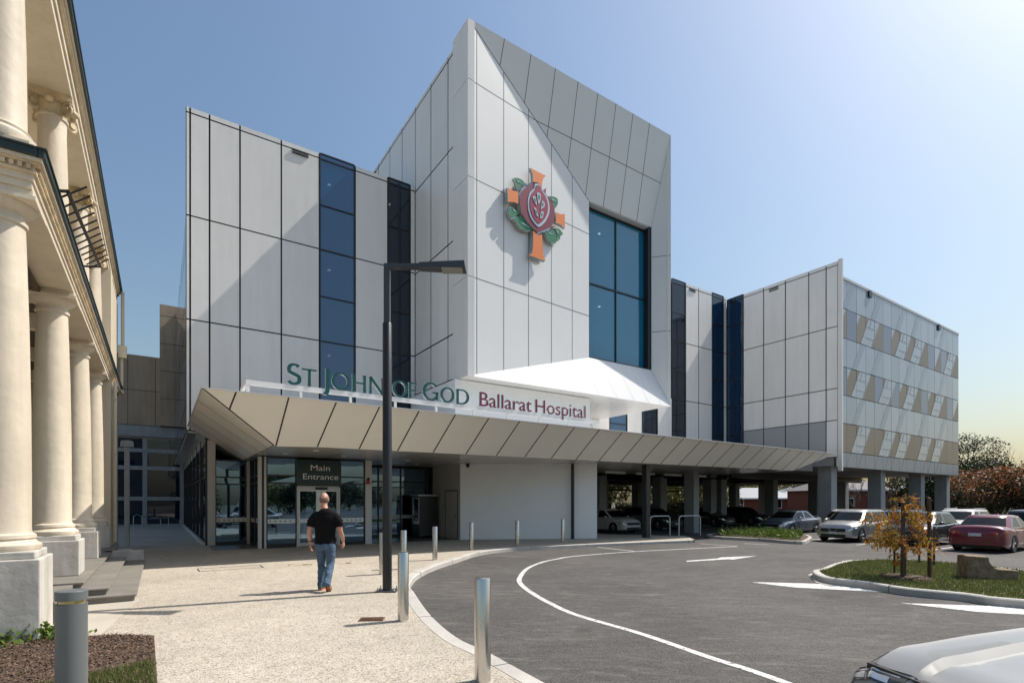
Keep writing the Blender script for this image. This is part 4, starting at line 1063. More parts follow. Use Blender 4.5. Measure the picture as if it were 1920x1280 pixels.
def place_glyph(ch, u0, u1, z0, z1, w, th, name, mats, parent, off):
    v, f, nz = glyph(ch); x0, x1, y0, y1 = ext(v)
    mb = MB(off)
    vs = [(u0+(p[0]-x0)/(x1-x0)*(u1-u0), w-p[2]/.05*th*.5, z0+(p[1]-y0)/(y1-y0)*(z1-z0)) for p in v]
    mb.add(vs, [tuple(reversed(q)) for q in f], [0 if n > .5 else 1 for n in nz])
    return mb.build(name, mats, parent, normals=False)
# a humanist display capital face drawn as strokes: thick stems, thin bars, flared ends
WSG = 16.0
SO = (9.0, WSG, 4.5)
sign = thing('building_sign', 'large sign of green and maroon letters standing on a white rail above the canopy', 'sign', B(SO[0], SO[1], 4.45), TH)
SOo = (SO[0], SO[1], 4.45)
def stroke(mb, pts, wid, th=.07):
    """ribbon stroke in the sign plane: pts (u,z), widths follow"""
    n = len(pts); front = []; L = []; Rr = []
    for i in range(n):
        a = Vector(pts[max(i-1, 0)]); b = Vector(pts[min(i+1, n-1)]); t = (b-a).normalized(); q = Vector((-t.y, t.x))*wid[i]*.5
        p = Vector(pts[i]); L.append(p+q); Rr.append(p-q)
    yf, yb = WSG-th, WSG
    vs = []
    for l, r in zip(L, Rr): vs += [(l.x, yf, l.y), (r.x, yf, r.y), (r.x, yb, r.y), (l.x, yb, l.y)]
    fs = []; ms = []
    for i in range(n-1):
        o = 4*i
        for k, m in ((0, 0), (1, 1), (2, 1), (3, 1)):
            fs.append((o+k, o+(k+1) % 4, o+4+(k+1) % 4, o+4+k)); ms.append(m)
    fs += [(0, 3, 2, 1), (4*n-4, 4*n-3, 4*n-2, 4*n-1)]; ms += [1, 1]
    mb.add(vs, fs, ms)
def arc(cx, cz, rx, rz, a0, a1, n=28): return [(cx+rx*math.cos(R(a0+(a1-a0)*i/n)), cz+rz*math.sin(R(a0+(a1-a0)*i/n))) for i in range(n+1)]
def letter(ch, x0, x1, z0, z1, mats, T=None):
    w, h = x1-x0, z1-z0; T = T or h*.155; t = T*.62; mb = MB(SOo)
    X = lambda a: x0+w*a; Z = lambda b: z0+h*b
    def stem(a, b0=0.0, b1=1.0, tw=T):
        n = 7; stroke(mb, [(X(a), Z(b0+(b1-b0)*i/(n-1))) for i in range(n)], [tw*(1+.20*abs(2*i/(n-1)-1)**3) for i in range(n)])
    def line(p, q, w0, w1=None): stroke(mb, [(X(p[0]+(q[0]-p[0])*i/5), Z(p[1]+(q[1]-p[1])*i/5)) for i in range(6)], [w0+((w1 or w0)-w0)*i/5 for i in range(6)])
    def bowl(cx, cz, rx, rz, a0, a1):
        pts = arc(X(cx), Z(cz), rx*w, rz*h, a0, a1, 30)
        wd = [t+(T*1.08-t)*abs(math.cos(R(a0+(a1-a0)*i/30))) for i in range(31)]; stroke(mb, pts, wd)
    e = T/w*.5; eh = t/h*.5
    if ch == 'S':
        bowl(.52, .745, .40, .255-eh, 35, 200); bowl(.47, .26, .45, .26-eh, 20, -150)
        P = catmull([(X(.135), Z(.66), 0), (X(.2), Z(.575), 0), (X(.5), Z(.50), 0), (X(.84), Z(.41), 0), (X(.905), Z(.33), 0)], 5); stroke(mb, [(p.x, p.y) for p in P], [T*1.1]*len(P))
    elif ch == 'T': stem(.5, 0, 1-eh); line((0, 1-eh), (1, 1-eh), t)
    elif ch == 'J': 
        P = catmull([(X(.75), Z(1), 0), (X(.75), Z(.6), 0), (X(.74), Z(.25), 0), (X(.6), Z(.06), 0), (X(.05), Z(.0), 0)], 5); stroke(mb, [(p.x, p.y) for p in P], [T]*(len(P)-4)+[T*.8, T*.6, T*.5, T*.4])
    elif ch == 'O': bowl(.5, .5, .5-e, .5-eh, 0, 360)
    elif ch == 'H': stem(e); stem(1-e); line((e*2, .52), (1-e*2, .52), t)
    elif ch == 'N': stem(e, tw=T*.85); stem(1-e, tw=T*.85); line((e*.8, 1), (1-e*.8, 0), T*1.05)
    elif ch == 'F': stem(e); line((e*2, 1-eh), (1, 1-eh), t); line((e*2, .5), (.88, .5), t)
    elif ch == 'G': bowl(.52, .5, .52-e, .5-eh, 48, 318); stem(.90, .06, .46, T*.95); line((.62, .45), (1, .45), t)
    elif ch == 'D':
        stem(e); P = [(X(e*2), Z(1-eh)), (X(.4), Z(1-eh))] + arc(X(.4), Z(.5), (.6-e)*w, (.5-eh)*h, 90, -90, 24) + [(X(.4), Z(eh)), (X(e*2), Z(eh))]
        n = len(P); stroke(mb, P, [t if i < 2 or i > n-3 else t+(T*1.05-t)*math.sin(math.pi*(i-2)/(n-5)) for i in range(n)])
    o = mb.build('letter', mats, sign, normals=False); return o
GM = [M['letter_g'], M['letter_e']]
ZRAIL = 4.99
def lpx(ch, xa, xb, ya, yb):
    xm = (xa+xb)/2; letter(ch, U(xa, WSG), U(xb, WSG), max(ZRAIL if ch != 'J' else 0, Zw(xm, yb, WSG)), Zw(xm, ya, WSG), GM)
for ch, a, b, c, d in (('S', 665, 740, 128, 253), ('T', 747, 832, 160, 270), ('J', 868, 903, 155, 302), ('O', 917, 1021, 180, 284), ('H', 1035, 1112, 193, 298), ('N', 1131, 1214, 208, 312),
                       ('O', 1264, 1350, 225, 325), ('F', 1357, 1405, 237, 336), ('G', 1436, 1526, 236, 342), ('O', 1538, 1616, 264, 358), ('D', 1630, 1701, 276, 363)):
    lpx(ch, 320+a*.328, 320+b*.328, 640+c*.328, 640+d*.328)
def word(txt, u0, u1, z0, cap, mats):
    full = glyph('H')[0]; ch_ = ext(full)[3]
    X0, X1, _, _ = ext(glyph(txt)[0]); s = (u1-u0)/(X1-X0); sz = cap/ch_
    for i, c in enumerate(txt):
        xr = ext(glyph(txt[:i+1])[0])[1]; x0, x1, y0, y1 = ext(glyph(c)[0]); xl = xr-(x1-x0)
        place_glyph(c, u0+(xl-X0)*s, u0+(xr-X0)*s, z0+y0*sz, z0+y1*sz, WSG-.035, .07, 'letter', mats, sign, SOo)
MM = [M['letter_m'], M['letter_e']]
word('Ballarat', U(898, WSG), U(995, WSG), ZRAIL+.02, .49, MM); word('Hospital', U(1002.5, WSG), U(1096, WSG), ZRAIL+.02, .49, MM)
rl = MB(SOo); ua, ub = U(461, WSG), U(1116, WSG)
rl.box(ua, ub, WSG-.05, WSG+.05, ZRAIL-.14, ZRAIL-.005); u = ua
rl.box(ua, ua+.09, WSG-.045, WSG+.045, 4.45, ZRAIL-.14)
rl.box(ua, ua+.09, WSG+.05, WSG+1.2, ZRAIL-.12, ZRAIL-.02)
rl.box(ub-.09, ub, WSG-.045, WSG+.045, 4.45, ZRAIL-.14)
for k in range(1, 9):
    u = ua+(ub-ua)*k/9; rl.box(u-.03, u+.03, WSG-.045, WSG+.045, 4.45, ZRAIL-.14)
rl.build('rail', M['white'], sign)
# entrance sign over the doors
zs0, zs1 = 2.28, 3.22
us0, us1 = u_d0-.02, u_d1+.02
eo = thing('entrance_sign', 'dark green sign panel with white lettering over the sliding doors', 'sign', B((us0+us1)/2, VW-.1, zs0), TH)
EO = ((us0+us1)/2, VW-.1, zs0)
e2 = MB(EO); e2.box(us0, us1, VW-.14, VW-.05, zs0, zs1); e2.build('panel', M['green_sign'], eo)
def text_on(txt, cu_, z0, size, wid, parent, mat, w, off):
    v, f, nz = glyph(txt); x0, x1, y0, y1 = ext(v); capy = ext(glyph('M')[0])[3]; s = size/capy; sx = wid/(x1-x0)
    mb = MB(off); mb.add([(cu_+(p[0]-(x0+x1)/2)*sx, w-p[2]*.1, z0+p[1]*s) for p in v], [tuple(reversed(q)) for q in f]); return mb.build('lettering', mat, parent, normals=False)
cx_ = (us0+us1)/2+.04
text_on('Main', cx_-.01, 2.83, .205, .70, eo, M['letter_w'], VW-.146, EO); text_on('Entrance', cx_+.01, 2.50, .205, 1.28, eo, M['letter_w'], VW-.146, EO)

# ------------------------------------------------------------------ emblem on the tower: flared cross, pomegranate and leaves
NE = facet_n(facets[0]); EU = Vector((UW0-UTf, WW-WT, 0)).normalized()
wdir = Vector((EU.x*CU-EU.y*SU, EU.x*SU+EU.y*CU)); wp0 = B(UTf, WT)
def tz(px, py):                                          # position along / up the emblem wall
    r = (px-960)/FOC; q0 = Vector((wp0.x, wp0.y)) + Vector((wdir.y, -wdir.x))*.24; n2 = Vector((-wdir.y, wdir.x)); Y = q0.dot(n2)/(Vector((r, 1)).dot(n2))
    p = Vector((r*Y, Y)); return ((p-q0).dot(wdir), CH+(HZ-py)/FOC*Y)
em_c = tz(1003, 402)
EMP = wp0 + Vector((wdir.x, wdir.y, 0))*em_c[0]; EMP.z = em_c[1]
emblem = thing('emblem', 'orange cross with a maroon pomegranate and green leaves mounted on the white tower wall', 'emblem', EMP, math.atan2(wdir.y, wdir.x))
def shape(name, pts, d0, d1, mat, sm=True, grow=0.0):
    Q = []
    for x, y in pts:
        t, z = tz(900+x*.1875, 280+y*.1875); Q.append(Vector((t-em_c[0], z-em_c[1], 0)))
    # keep corners, round the rest
    if sm: 
        out = []; n = len(Q)
        for i in range(n):
            a, b, c, d = Q[i-1], Q[i], Q[(i+1) % n], Q[(i+2) % n]
            for k in range(4):
                s = k/4; cr = .5*((2*b)+(c-a)*s+(2*a-5*b+4*c-d)*s*s+(3*b-a-3*c+d)*s**3); out.append(cr.lerp(b.lerp(c, s), .35))
        Q = out
    if grow:
        n = len(Q); area = sum(Q[i].x*Q[(i+1) % n].y-Q[(i+1) % n].x*Q[i].y for i in range(n)); sg = -1 if area > 0 else 1
        G = []
        for i in range(n):
            t = (Q[(i+1) % n]-Q[i-1]); t = t.normalized() if t.length > 1e-6 else Vector((1, 0, 0)); G.append(Q[i]+Vector((-t.y, t.x, 0))*sg*grow)
        Q = G
    mb = MB(); mb.prism([(q.x, -d1, q.y) for q in Q], (0, d1-d0, 0), 0, 1)
    return mb.build(name, mat, emblem)
E_ = M['letter_e']
D0 = .17                                               # stand-off from the wall
arms = [[(497, 186), (657, 268), (632, 290), (617, 330), (618, 374), (578, 338), (528, 326), (531, 280), (524, 236), (510, 206)],
        [(277, 382), (302, 403), (340, 420), (379, 425), (381, 548), (335, 529), (277, 528)],
        [(762, 632), (800, 650), (845, 650), (846, 792), (812, 756), (755, 732)],
        [(530, 815), (575, 850), (582, 868), (618, 850), (621, 930), (630, 1060), (653, 1116), (488, 1056), (520, 1036), (528, 980)]]
for a in arms:
    shape('cross_arm', a, D0, D0+.09, [M['orange'], E_], sm=False); shape('arm_back', a, D0-.05, D0-.005, [E_, E_], sm=False, grow=.03)
pom = [(575, 838), (525, 790), (470, 735), (412, 640), (390, 545), (398, 455), (440, 392), (488, 372), (508, 328), (527, 366), (520, 398), (545, 385), (545, 345), (578, 350), (612, 382), (606, 408), (626, 418), (656, 390), (650, 448), (700, 512), (737, 580), (745, 660), (728, 742), (690, 790), (630, 812)]
shape('pomegranate', pom, D0, D0+.11, [M['maroon'], E_], sm=False); shape('pomegranate_back', pom, D0-.06, D0-.005, [E_, E_], sm=False, grow=.045)
core = [(575, 752), (522, 690), (492, 605), (488, 520), (508, 450), (545, 405), (552, 372), (578, 366), (600, 388), (606, 420), (645, 482), (668, 560), (664, 640), (628, 712)]
ring = [(575, 782), (505, 700), (474, 610), (470, 515), (490, 440), (536, 392), (541, 352), (578, 352), (609, 382), (616, 415), (660, 475), (686, 560), (682, 650), (640, 735)]
shape('pomegranate_ring', ring, D0+.112, D0+.125, [M['letter_e'], E_]); shape('pomegranate_core', core, D0+.127, D0+.15, [M['crimson'], M['maroon']])
for s in ([(512, 490), (528, 478), (542, 490), (556, 568), (535, 545)], [(555, 448), (580, 446), (594, 470), (590, 515), (570, 556)], [(608, 522), (630, 545), (630, 580), (594, 610), (600, 560)], [(528, 590), (548, 606), (568, 682), (545, 660)], [(596, 634), (621, 636), (612, 690), (586, 698)]):
    shape('seed', s, D0+.152, D0+.165, [M['letter_e'], M['letter_e']], grow=.0)
    c = (sum(p[0] for p in s)/len(s), sum(p[1] for p in s)/len(s)); shape('seed_core', [(c[0]+(p[0]-c[0])*.5, c[1]+(p[1]-c[1])*.5) for p in s], D0+.166, D0+.172, [M['leafg'], M['leafg']])
leaves = [[(342, 288), (380, 285), (425, 305), (456, 346), (420, 350), (405, 370), (386, 412), (368, 370), (360, 330)], [(314, 570), (345, 600), (406, 628), (370, 645), (326, 688), (300, 650), (292, 610)],
          [(345, 692), (382, 670), (432, 680), (482, 738), (530, 796), (470, 810), (410, 790), (378, 745)], [(690, 470), (740, 472), (776, 492), (781, 540), (760, 580), (735, 562), (735, 515)],
          [(652, 822), (720, 815), (746, 808), (762, 860), (770, 922), (722, 936), (670, 875)], [(748, 788), (800, 800), (832, 846), (806, 860), (800, 902), (772, 880), (770, 820)]]
for l in leaves:
    shape('leaf', l, D0-.02, D0+.06, [M['leafg'], E_]); shape('leaf_back', l, D0-.06, D0-.025, [E_, E_], grow=.03)
    a, b = Vector(l[0]), Vector(l[len(l)//2]); d = (b-a); n_ = Vector((-d.y, d.x)).normalized()*7
    shape('leaf_vein', [tuple(a+d*.25), tuple(a+d*.5+n_), tuple(a+d*.88), tuple(a+d*.5-n_*.4)], D0+.062, D0+.07, [E_, E_], sm=False)
em = MB()
for x, z in ((0, .9), (0, -1.2), (-.5, .2), (.6, -.3)): em.tube([(x*.5, -.02, z), (x*.5, -D0, z)], .03, 6)
em.build('standoff', M['alu'], emblem)
# ------------------------------------------------------------------ lamp post, bollards and small street furniture
p = at(726, 1108)
lamp = thing('street_lamp', 'tall black and grey street lamp with one flat arm standing on the pale pavement', 'street lamp', p)
zt = CH+(HZ-497)/FOC*p.y; zj = CH+(HZ-606)/FOC*p.y
mb = MB(); mb.box(-.19, .19, -.15, .15, 0, .025); mb.box(-.075, .075, -.075, .075, .025, .05)
mb.build('base_plate', M['charcoal'], lamp, bevel=.006)
for sx in (-.15, .15):
    for sy in (-.11, .11):
        b = MB(); b.lathe([(.022, .025), (.022, .05), (.011, .05), (.011, .085), (.001, .085)], (sx, sy, 0), 6); b.build('bolt', M['galv'], lamp)
mb = MB(); mb.lathe([(.085, .03), (.085, zj-.01), (.078, zj), (.001, zj)], n=24); mb.build('pole', M['black'], lamp, smooth=True)
mb = MB(); a = .055
mb.box(-a, a, -a, a, zj-.02, zt-.076); mb.build('upper_pole', M['charcoal'], lamp, bevel=.008)
mb = MB(); al = 1.02
mb.box(-a, al, -.045, .045, zt-.075, zt+.02); mb.build('arm', M['charcoal'], lamp, bevel=.008)
mb = MB(); mb.hexa([(al-.42, -.10, zt-.08), (al+.44, -.17, zt-.10), (al+.44, .17, zt-.10), (al-.42, .10, zt-.08), (al-.42, -.08, zt+.026), (al+.42, -.14, zt+.035), (al+.42, .14, zt+.035), (al-.42, .08, zt+.026)])
lh = mb.build('lamp_head', M['charcoal'], lamp, bevel=.01)
mb = MB(); mb.box(al+.0, al+.38, -.12, .12, zt-.112, zt-.088); mb.build('lens', mk('lamp_lens', (.35, .36, .34), .15), lh)
mb = MB(); mb.tube([(al-.75, -.05, zt-.09), (al-.4, -.05, zt-.11)], .008, 6); mb.build('cable', M['cartrim'], lamp)

def bollard_mesh():
    mb = MB(); r, h = .0755, .955
    mb.lathe([(r, 0), (r, h-.012), (r-.004, h-.004), (r-.012, h), (.001, h+.001)], n=40)
    return mb
bl_lab = ['polished steel bollard nearest the viewer, beside the kerb in the foreground', 'steel bollard between the street lamp foot and the flush kerb', 'steel bollard hidden half behind the second nearest bollard', 'slim steel bollard peeking out just beside the black lamp pole',
          'steel bollard in front of the black vending machine', 'steel bollard at the shade edge before the left end of the white store wall', 'shaded bollard before the middle of the white store wall', 'shaded bollard close to the dark downpipe on the white store wall']
bpx = [(905, 1277), (756, 1163), (757, 1066), (717, 1076), (815.5, 1049), (884, 1030), (970, 1022), (1055, 1016)]
b0 = None
for (x, y), lab in zip(bpx, bl_lab):
    q = at(x, y)
    if b0 is None:
        b0 = thing('bollard', lab, 'bollard', q, 0, 'steel bollards along the kerb'); bollard_mesh().build('post', M['steel'], b0, smooth=True)
        f = MB(); f.lathe([(.10, 0), (.10, .006), (.077, .008)], n=32); f.build('foot_grout', M['slabc'], b0)
        t = b0
    else: t = copy_tree(b0)
    t.location = q; t['label'] = lab; t.rotation_euler = (0, 0, random.uniform(0, 6))
# low bollard light by the garden bed
q = Vector(((134-960)/FOC*3.55, 3.55, 0)); zt_ = CH-(1106-HZ)/FOC*3.55
bt = thing('bollard_light', 'grey bollard light with a slotted head standing in the mulch bed', 'bollard light', q)
mb = MB(); mb.lathe([(.087, -.02), (.087, zt_-.085), (.001, zt_-.085)], n=40); mb.build('post', M['greylamp'], bt, smooth=True)
mb = MB(); mb.lathe([(.088, zt_-.062), (.088, zt_-.004), (.084, zt_), (.001, zt_+.002)], n=40); mb.lathe([(.001, zt_-.063), (.088, zt_-.062)], n=40); mb.build('cap', M['greylamp'], bt, smooth=True)
mb = MB(); mb.lathe([(.074, zt_-.085), (.074, zt_-.062)], n=32); mb.build('lens', mk('amber_bollard_lens', (.45, .34, .10), .1, coat=1), bt, smooth=True)
# drain cover
mb = MB(); mb.box(-.17, .17, -.10, .10, -.01, .012)
for k in range(7): mb.box(-.15, .15, -.085+.026*k, -.075+.026*k, .012, .02)
tag(mb.build('drain_cover', M['rust'], None, loc=at(697, 1161), rot=.1), 'small rusty iron drain cover let into the pale pavement', 'drain cover')
# vending machine
vp_ = B(10.45, 22.95)
vm = thing('vending_machine', 'black drinks vending machine standing against the dark glass beside the store', 'vending machine', vp_, TH)
mb = MB(); mb.box(-.5, .42, -.42, .42, .08, 1.93); mb.build('cabinet', M['coldark'], vm, bevel=.015)
mb = MB(); mb.box(-.52, -.5, -.40, .40, .62, 1.86); mb.box(-.56, .44, -.44, .44, 1.935, 2.0); mb.build('trim', M['galv'], vm)
mb = MB(); mb.box(-.53, -.521, -.34, .12, .8, 1.8); mb.build('display_window', M['glassd'], vm)
mb = MB(); mb.box(-.535, -.521, .18, .34, 1.1, 1.5); mb.box(-.535, -.521, -.3, .1, .66, .76); mb.build('coin_panel', M['steel'], vm)
mb = MB(); 
for x in (-.4, .34):
    for y in (-.34, .34): mb.box(x-.04, x+.04, y-.04, y+.04, 0, .08)
mb.build('foot', M['cartrim'], vm)
# bicycle hoops
hl = ['galvanised bicycle hoop nearest the dark canopy post', 'galvanised bicycle hoop further from the canopy post']
h0 = None
for k, ((xa, ya), (xb, yb)) in enumerate((((1219, 1006), (1256, 1004)), ((1273, 1005), (1313, 1003)))):
    a, b = at(xa, ya), at(xb, yb)
    mb = MB(); d = (b-a); L = d.length; hh = .98; r = .18; P = [Vector((-L/2, 0, 0))]
    P += [Vector((-L/2+r-r*math.cos(t), 0, hh-r+r*math.sin(t))) for t in [R(x) for x in range(0, 91, 15)]]; P += [Vector((L/2-r+r*math.sin(t), 0, hh-r+r*math.cos(t))) for t in [R(x) for x in range(0, 91, 15)]]; P.append(Vector((L/2, 0, 0)))
    mb.tube(P, .032, 10)
    tag(mb.build('bicycle_hoop', M['galv'], None, loc=(a+b)/2, rot=math.atan2(d.y, d.x), smooth=True), hl[k], 'bike rack', 'bicycle hoops under the canopy')
# carved stone block on the island
q = at(1826, 1084); 
mb = MB()
prof = [(0, 0), (.26, 0), (.26, .05), (.27, .50), (-.21, .50), (-.21, .47)]
pts = [(-.22, 0), (.70, 0), (.70, .22), (.34, .24), (.28, .27), (.22, .34), (.19, .42), (.185, .50), (-.22, .52)]
n_ = 10; rings = []
for i in range(n_+1):
    t = i/n_; rings.append([(x+.01*math.sin(9*z+5*t), -.2+.4*t, z*(1-.05*abs(t-.5))) for x, z in pts])
mb.loft(rings)
tag(mb.build('stone_block', M['weather'], None, loc=q, rot=R(-14), bevel=.03), 'weathered stone block with a scooped side lying on the grass island', 'stone')

# ------------------------------------------------------------------ leaf clouds and trees
def leaf_mesh(mb, C, lw, ll, rg, droop=0.0, m=0, nz=None):
    for c in C:
        d = Vector((rg.gauss(0, 1), rg.gauss(0, 1), rg.gauss(0, 1)-droop)).normalized(); s = d.cross(Vector((rg.gauss(0, 1), rg.gauss(0, 1), rg.gauss(0, 1)))).normalized()
        k = rg.uniform(.6, 1.35); l = d*ll*k; w = s*lw*k*.5; c = Vector(c)
        mb.add([tuple(c), tuple(c+l*.45+w), tuple(c+l), tuple(c+l*.45-w)], [(0, 1, 2, 3)], m)
def crown(n, lumps, lw, ll, rg, droop=0.0, shell=.55):
    mb = MB(); tot = sum(r[0]*r[1]*r[2] for _, r in lumps)**1.0
    wts = [(r[0]*r[1]*r[2])**(2/3) for _, r in lumps]; S = sum(wts); C = []
    for (c, r), wt in zip(lumps, wts):
        for _ in range(int(n*wt/S)):
            d = Vector((rg.gauss(0, 1), rg.gauss(0, 1), rg.gauss(0, 1))).normalized(); rr = (shell+(1-shell)*rg.random())*(1+rg.gauss(0, .07))
            C.append((c[0]+d.x*r[0]*rr, c[1]+d.y*r[1]*rr, c[2]+d.z*r[2]*rr))
    leaf_mesh(mb, C, lw, ll, rg, droop); return mb
def limb(mb, a, d, L, r, depth, rg, tips, spread=.55, m=0):
    P = [Vector(a)]; D = Vector(d).normalized(); n = 5
    for i in range(n):
        D = (D+Vector((rg.gauss(0, .12), rg.gauss(0, .12), rg.gauss(.04, .09)))).normalized(); P.append(P[-1]+D*L/n)
    mb.tube(P, [r*(1-.5*i/n) for i in range(n+1)], 6 if depth else 4, m); tips.append(P[-1])
    if depth:
        for k in range(rg.choice((2, 3, 3))):
            i = rg.randint(2, n); e = (D+Vector((rg.gauss(0, spread), rg.gauss(0, spread), rg.gauss(.15, spread*.6)))).normalized(); limb(mb, P[i], e, L*rg.uniform(.6, .82), r*.5*rg.uniform(.8, 1.1), depth-1, rg, tips, spread)
def tree(name, lab, cat, loc, h, cr, seed, leaf, n, lw=.12, ll=.2, trunk_h=.3, group=None, lump_n=9, low=0.0, squash=.8, mats2=None, n2=0):
    rg = random.Random(seed); t = thing(name, lab, cat, loc, rg.uniform(0, 6), group)
    tb = MB(); tips = []
    r0 = max(.05, h*.022); P = [Vector((0, 0, -.1))]
    for i in range(4): P.append(P[-1]+Vector((rg.gauss(0, .04)*h*.3, rg.gauss(0, .04)*h*.3, h*trunk_h/4)))
    tb.tube(P, [r0*(1.25-.12*i) for i in range(5)], 9)
    for k in range(5):
        a = k*1.256+rg.uniform(-.4, .4); limb(tb, P[-1-(k % 2)], (math.cos(a)*.8, math.sin(a)*.8, 1.0), h*(1-trunk_h)*.5, r0*.55, 2, rg, tips)
    tb.build('trunk', M['bark'], t, smooth=True)
    lumps = []
    for k in range(lump_n):
        a = rg.uniform(0, 6.28); rr = cr*math.sqrt(rg.random())*.72; z = h*(low+(1-low)*(trunk_h*.7+(1-trunk_h*.7)*rg.uniform(.12, .86)))
        s = cr*rg.uniform(.34, .58); lumps.append(((math.cos(a)*rr, math.sin(a)*rr, min(z, h-s*squash)), (s, s, s*squash)))
    lumps.append(((0, 0, h-cr*.42), (cr*.5, cr*.5, cr*.42)))
    c = crown(n, lumps, lw, ll, rg)
    ms = [leaf]
    if n2:
        top = [((c_[0], c_[1], c_[2]+r_[2]*.35), (r_[0]*1.03, r_[1]*1.03, r_[2]*.8)) for c_, r_ in lumps if c_[2] > h*.45]
        d = crown(n2, top, lw, ll, rg, shell=.9); k = len(c.v); c.v += d.v; c.f += [tuple(i+k for i in f) for f in d.f]; c.m += [1]*len(d.f); ms.append(mats2)
    c.build('crown', ms, t, normals=False)
    return t
def bare_tree(name, lab, loc, h, seed, group=None, depth=3, r=.12):
    rg = random.Random(seed); tb = MB(); tips = []; t = thing(name, lab, 'tree', loc, 0, group)
    tb.tube([(0, 0, -.1), (.05, 0, h*.12), (0, .05, h*.25)], [r*1.3, r, r*.9], 8)
    for k in range(5):
        a = k*1.25+rg.uniform(-.4, .4); limb(tb, (0, .04, h*.24), (math.cos(a)*.6, math.sin(a)*.6, 1.1), h*.40, r*.6, depth, rg, tips, .5)
    tb.build('trunk', M['bark'], t, smooth=True); return t
def P3(px, Y, z=RZ): return Vector(((px-960)/FOC*Y, Y, z))
tree('red_tipped_tree', 'broadest red tipped shrub tree, above the dark red sedan', 'tree', P3(1873, 47), 4.7, 3.6, 21, L_['photinia'], 9000, .13, .2, .12, lump_n=14, mats2=L_['photred'], n2=2200)
tree('red_tipped_tree', 'red tipped shrub tree closest to the screened wing, behind the others', 'tree', P3(1830, 53), 4.9, 3.0, 22, L_['photinia'], 6000, .13, .2, .12, lump_n=12, mats2=L_['photred'], n2=900)
tree('red_tipped_tree', 'red tipped shrub tree cut off by the right picture border', 'tree', P3(1960, 45), 4.6, 3.3, 23, L_['photinia'], 6000, .13, .2, .12, lump_n=12, mats2=L_['photred'], n2=1400)
tree('eucalyptus_tree', 'tall loose eucalyptus rising behind the far edge of the screened wing', 'tree', P3(1812, 62), 10.0, 3.3, 24, L_['euc'], 5200, .10, .3, .4, lump_n=13, squash=.6)
tree('evergreen_tree', 'low dark evergreen below the eucalyptus beyond the red tipped shrubs', 'tree', P3(1835, 58), 6.6, 3.4, 25, L_['dark'], 6000, .14, .22, .25)
tree('evergreen_tree', 'dark evergreen at the extreme right skyline above the parked cars', 'tree', P3(1945, 70), 8.2, 3.2, 26, L_['dark'], 4500, .16, .25, .25)
bare_tree('bare_tree', 'leafless tree with fine branches against the pale sky above the red shrubs', P3(1876, 74), 8.7, 31, r=.14)
bare_tree('bare_tree', 'leafless spreading tree seen under the screened wing between its columns', P3(1662, 52), 5.0, 32, r=.13)
bare_tree('bare_tree', 'small leafless tree in front of the brick house beyond the undercroft', P3(1603, 55), 4.4, 33, r=.10)
for k, (px, Y, h, cr, lf, lab) in enumerate(((1133, 60, 6.5, 3.0, 'yellow', 'yellow green tree in the gap beside the white store wall'), (1292, 66, 6.0, 3.6, 'yellow', 'sunlit olive tree seen through the undercroft behind the black cars'), (1335, 70, 6.4, 3.4, 'dark', 'dark tree behind the hedge under the link'),
                                      (1420, 92, 8.0, 4.5, 'yellow', 'yellowish tree behind the white roofed house'), (1500, 90, 8.5, 4.5, 'dark', 'dark tree on the skyline right of the white roofed house'), (1700, 66, 5.2, 3.4, 'dark', 'dark garden tree behind the bare tree beyond the wing columns'), (1750, 60, 5.5, 3.2, 'dark', 'dark leafy tree at the last wing column'), (1230, 75, 7, 4, 'dark', 'dark tree behind the concrete core wall'), (1560, 80, 7, 4, 'yellow', 'olive tree above the brick house roof'))):
    tree('garden_tree', lab, 'tree', P3(px, Y), h*1.1, cr*1.35, 40+k, L_[lf], 6500, .18, .28, .2, lump_n=13, group='trees beyond the car park')
# clipped hedges beyond the car park
for k, (p0, p1, h, lf, lab) in enumerate(((B(20, 47.5), B(31, 47.0), 1.9, 'yellow', 'clipped yellow green hedge beyond the undercroft'), (B(31.5, 47), B(43, 44.0), 1.9, 'yellow', 'long clipped hedge with yellow tips in front of the white roofed house'), (B(43.5, 43.5), B(58, 41), 1.5, 'dark', 'low dark hedge behind the wing columns'))):
    rg = random.Random(60+k); d = p1-p0; L = d.length; mb = MB(); C = []
    for _ in range(int(L*420)):
        x = rg.uniform(0, L); s = rg.random()
        if s < .5: y, z = rg.choice((-.6, .6))+rg.gauss(0, .05), rg.uniform(0, h)
        else: y, z = rg.uniform(-.6, .6), h+rg.gauss(0, .08)
        C.append((x, y, z+.08*math.sin(x*2.3)))
    leaf_mesh(mb, C, .12, .16, rg); mb.box(.1, L-.1, -.45, .45, 0, h-.15, 1)
    tag(mb.build('hedge', [L_[lf], M['soil']], None, loc=(p0.x, p0.y, RZ), rot=math.atan2(d.y, d.x), normals=False), lab, 'hedge', 'hedges beyond the car park')
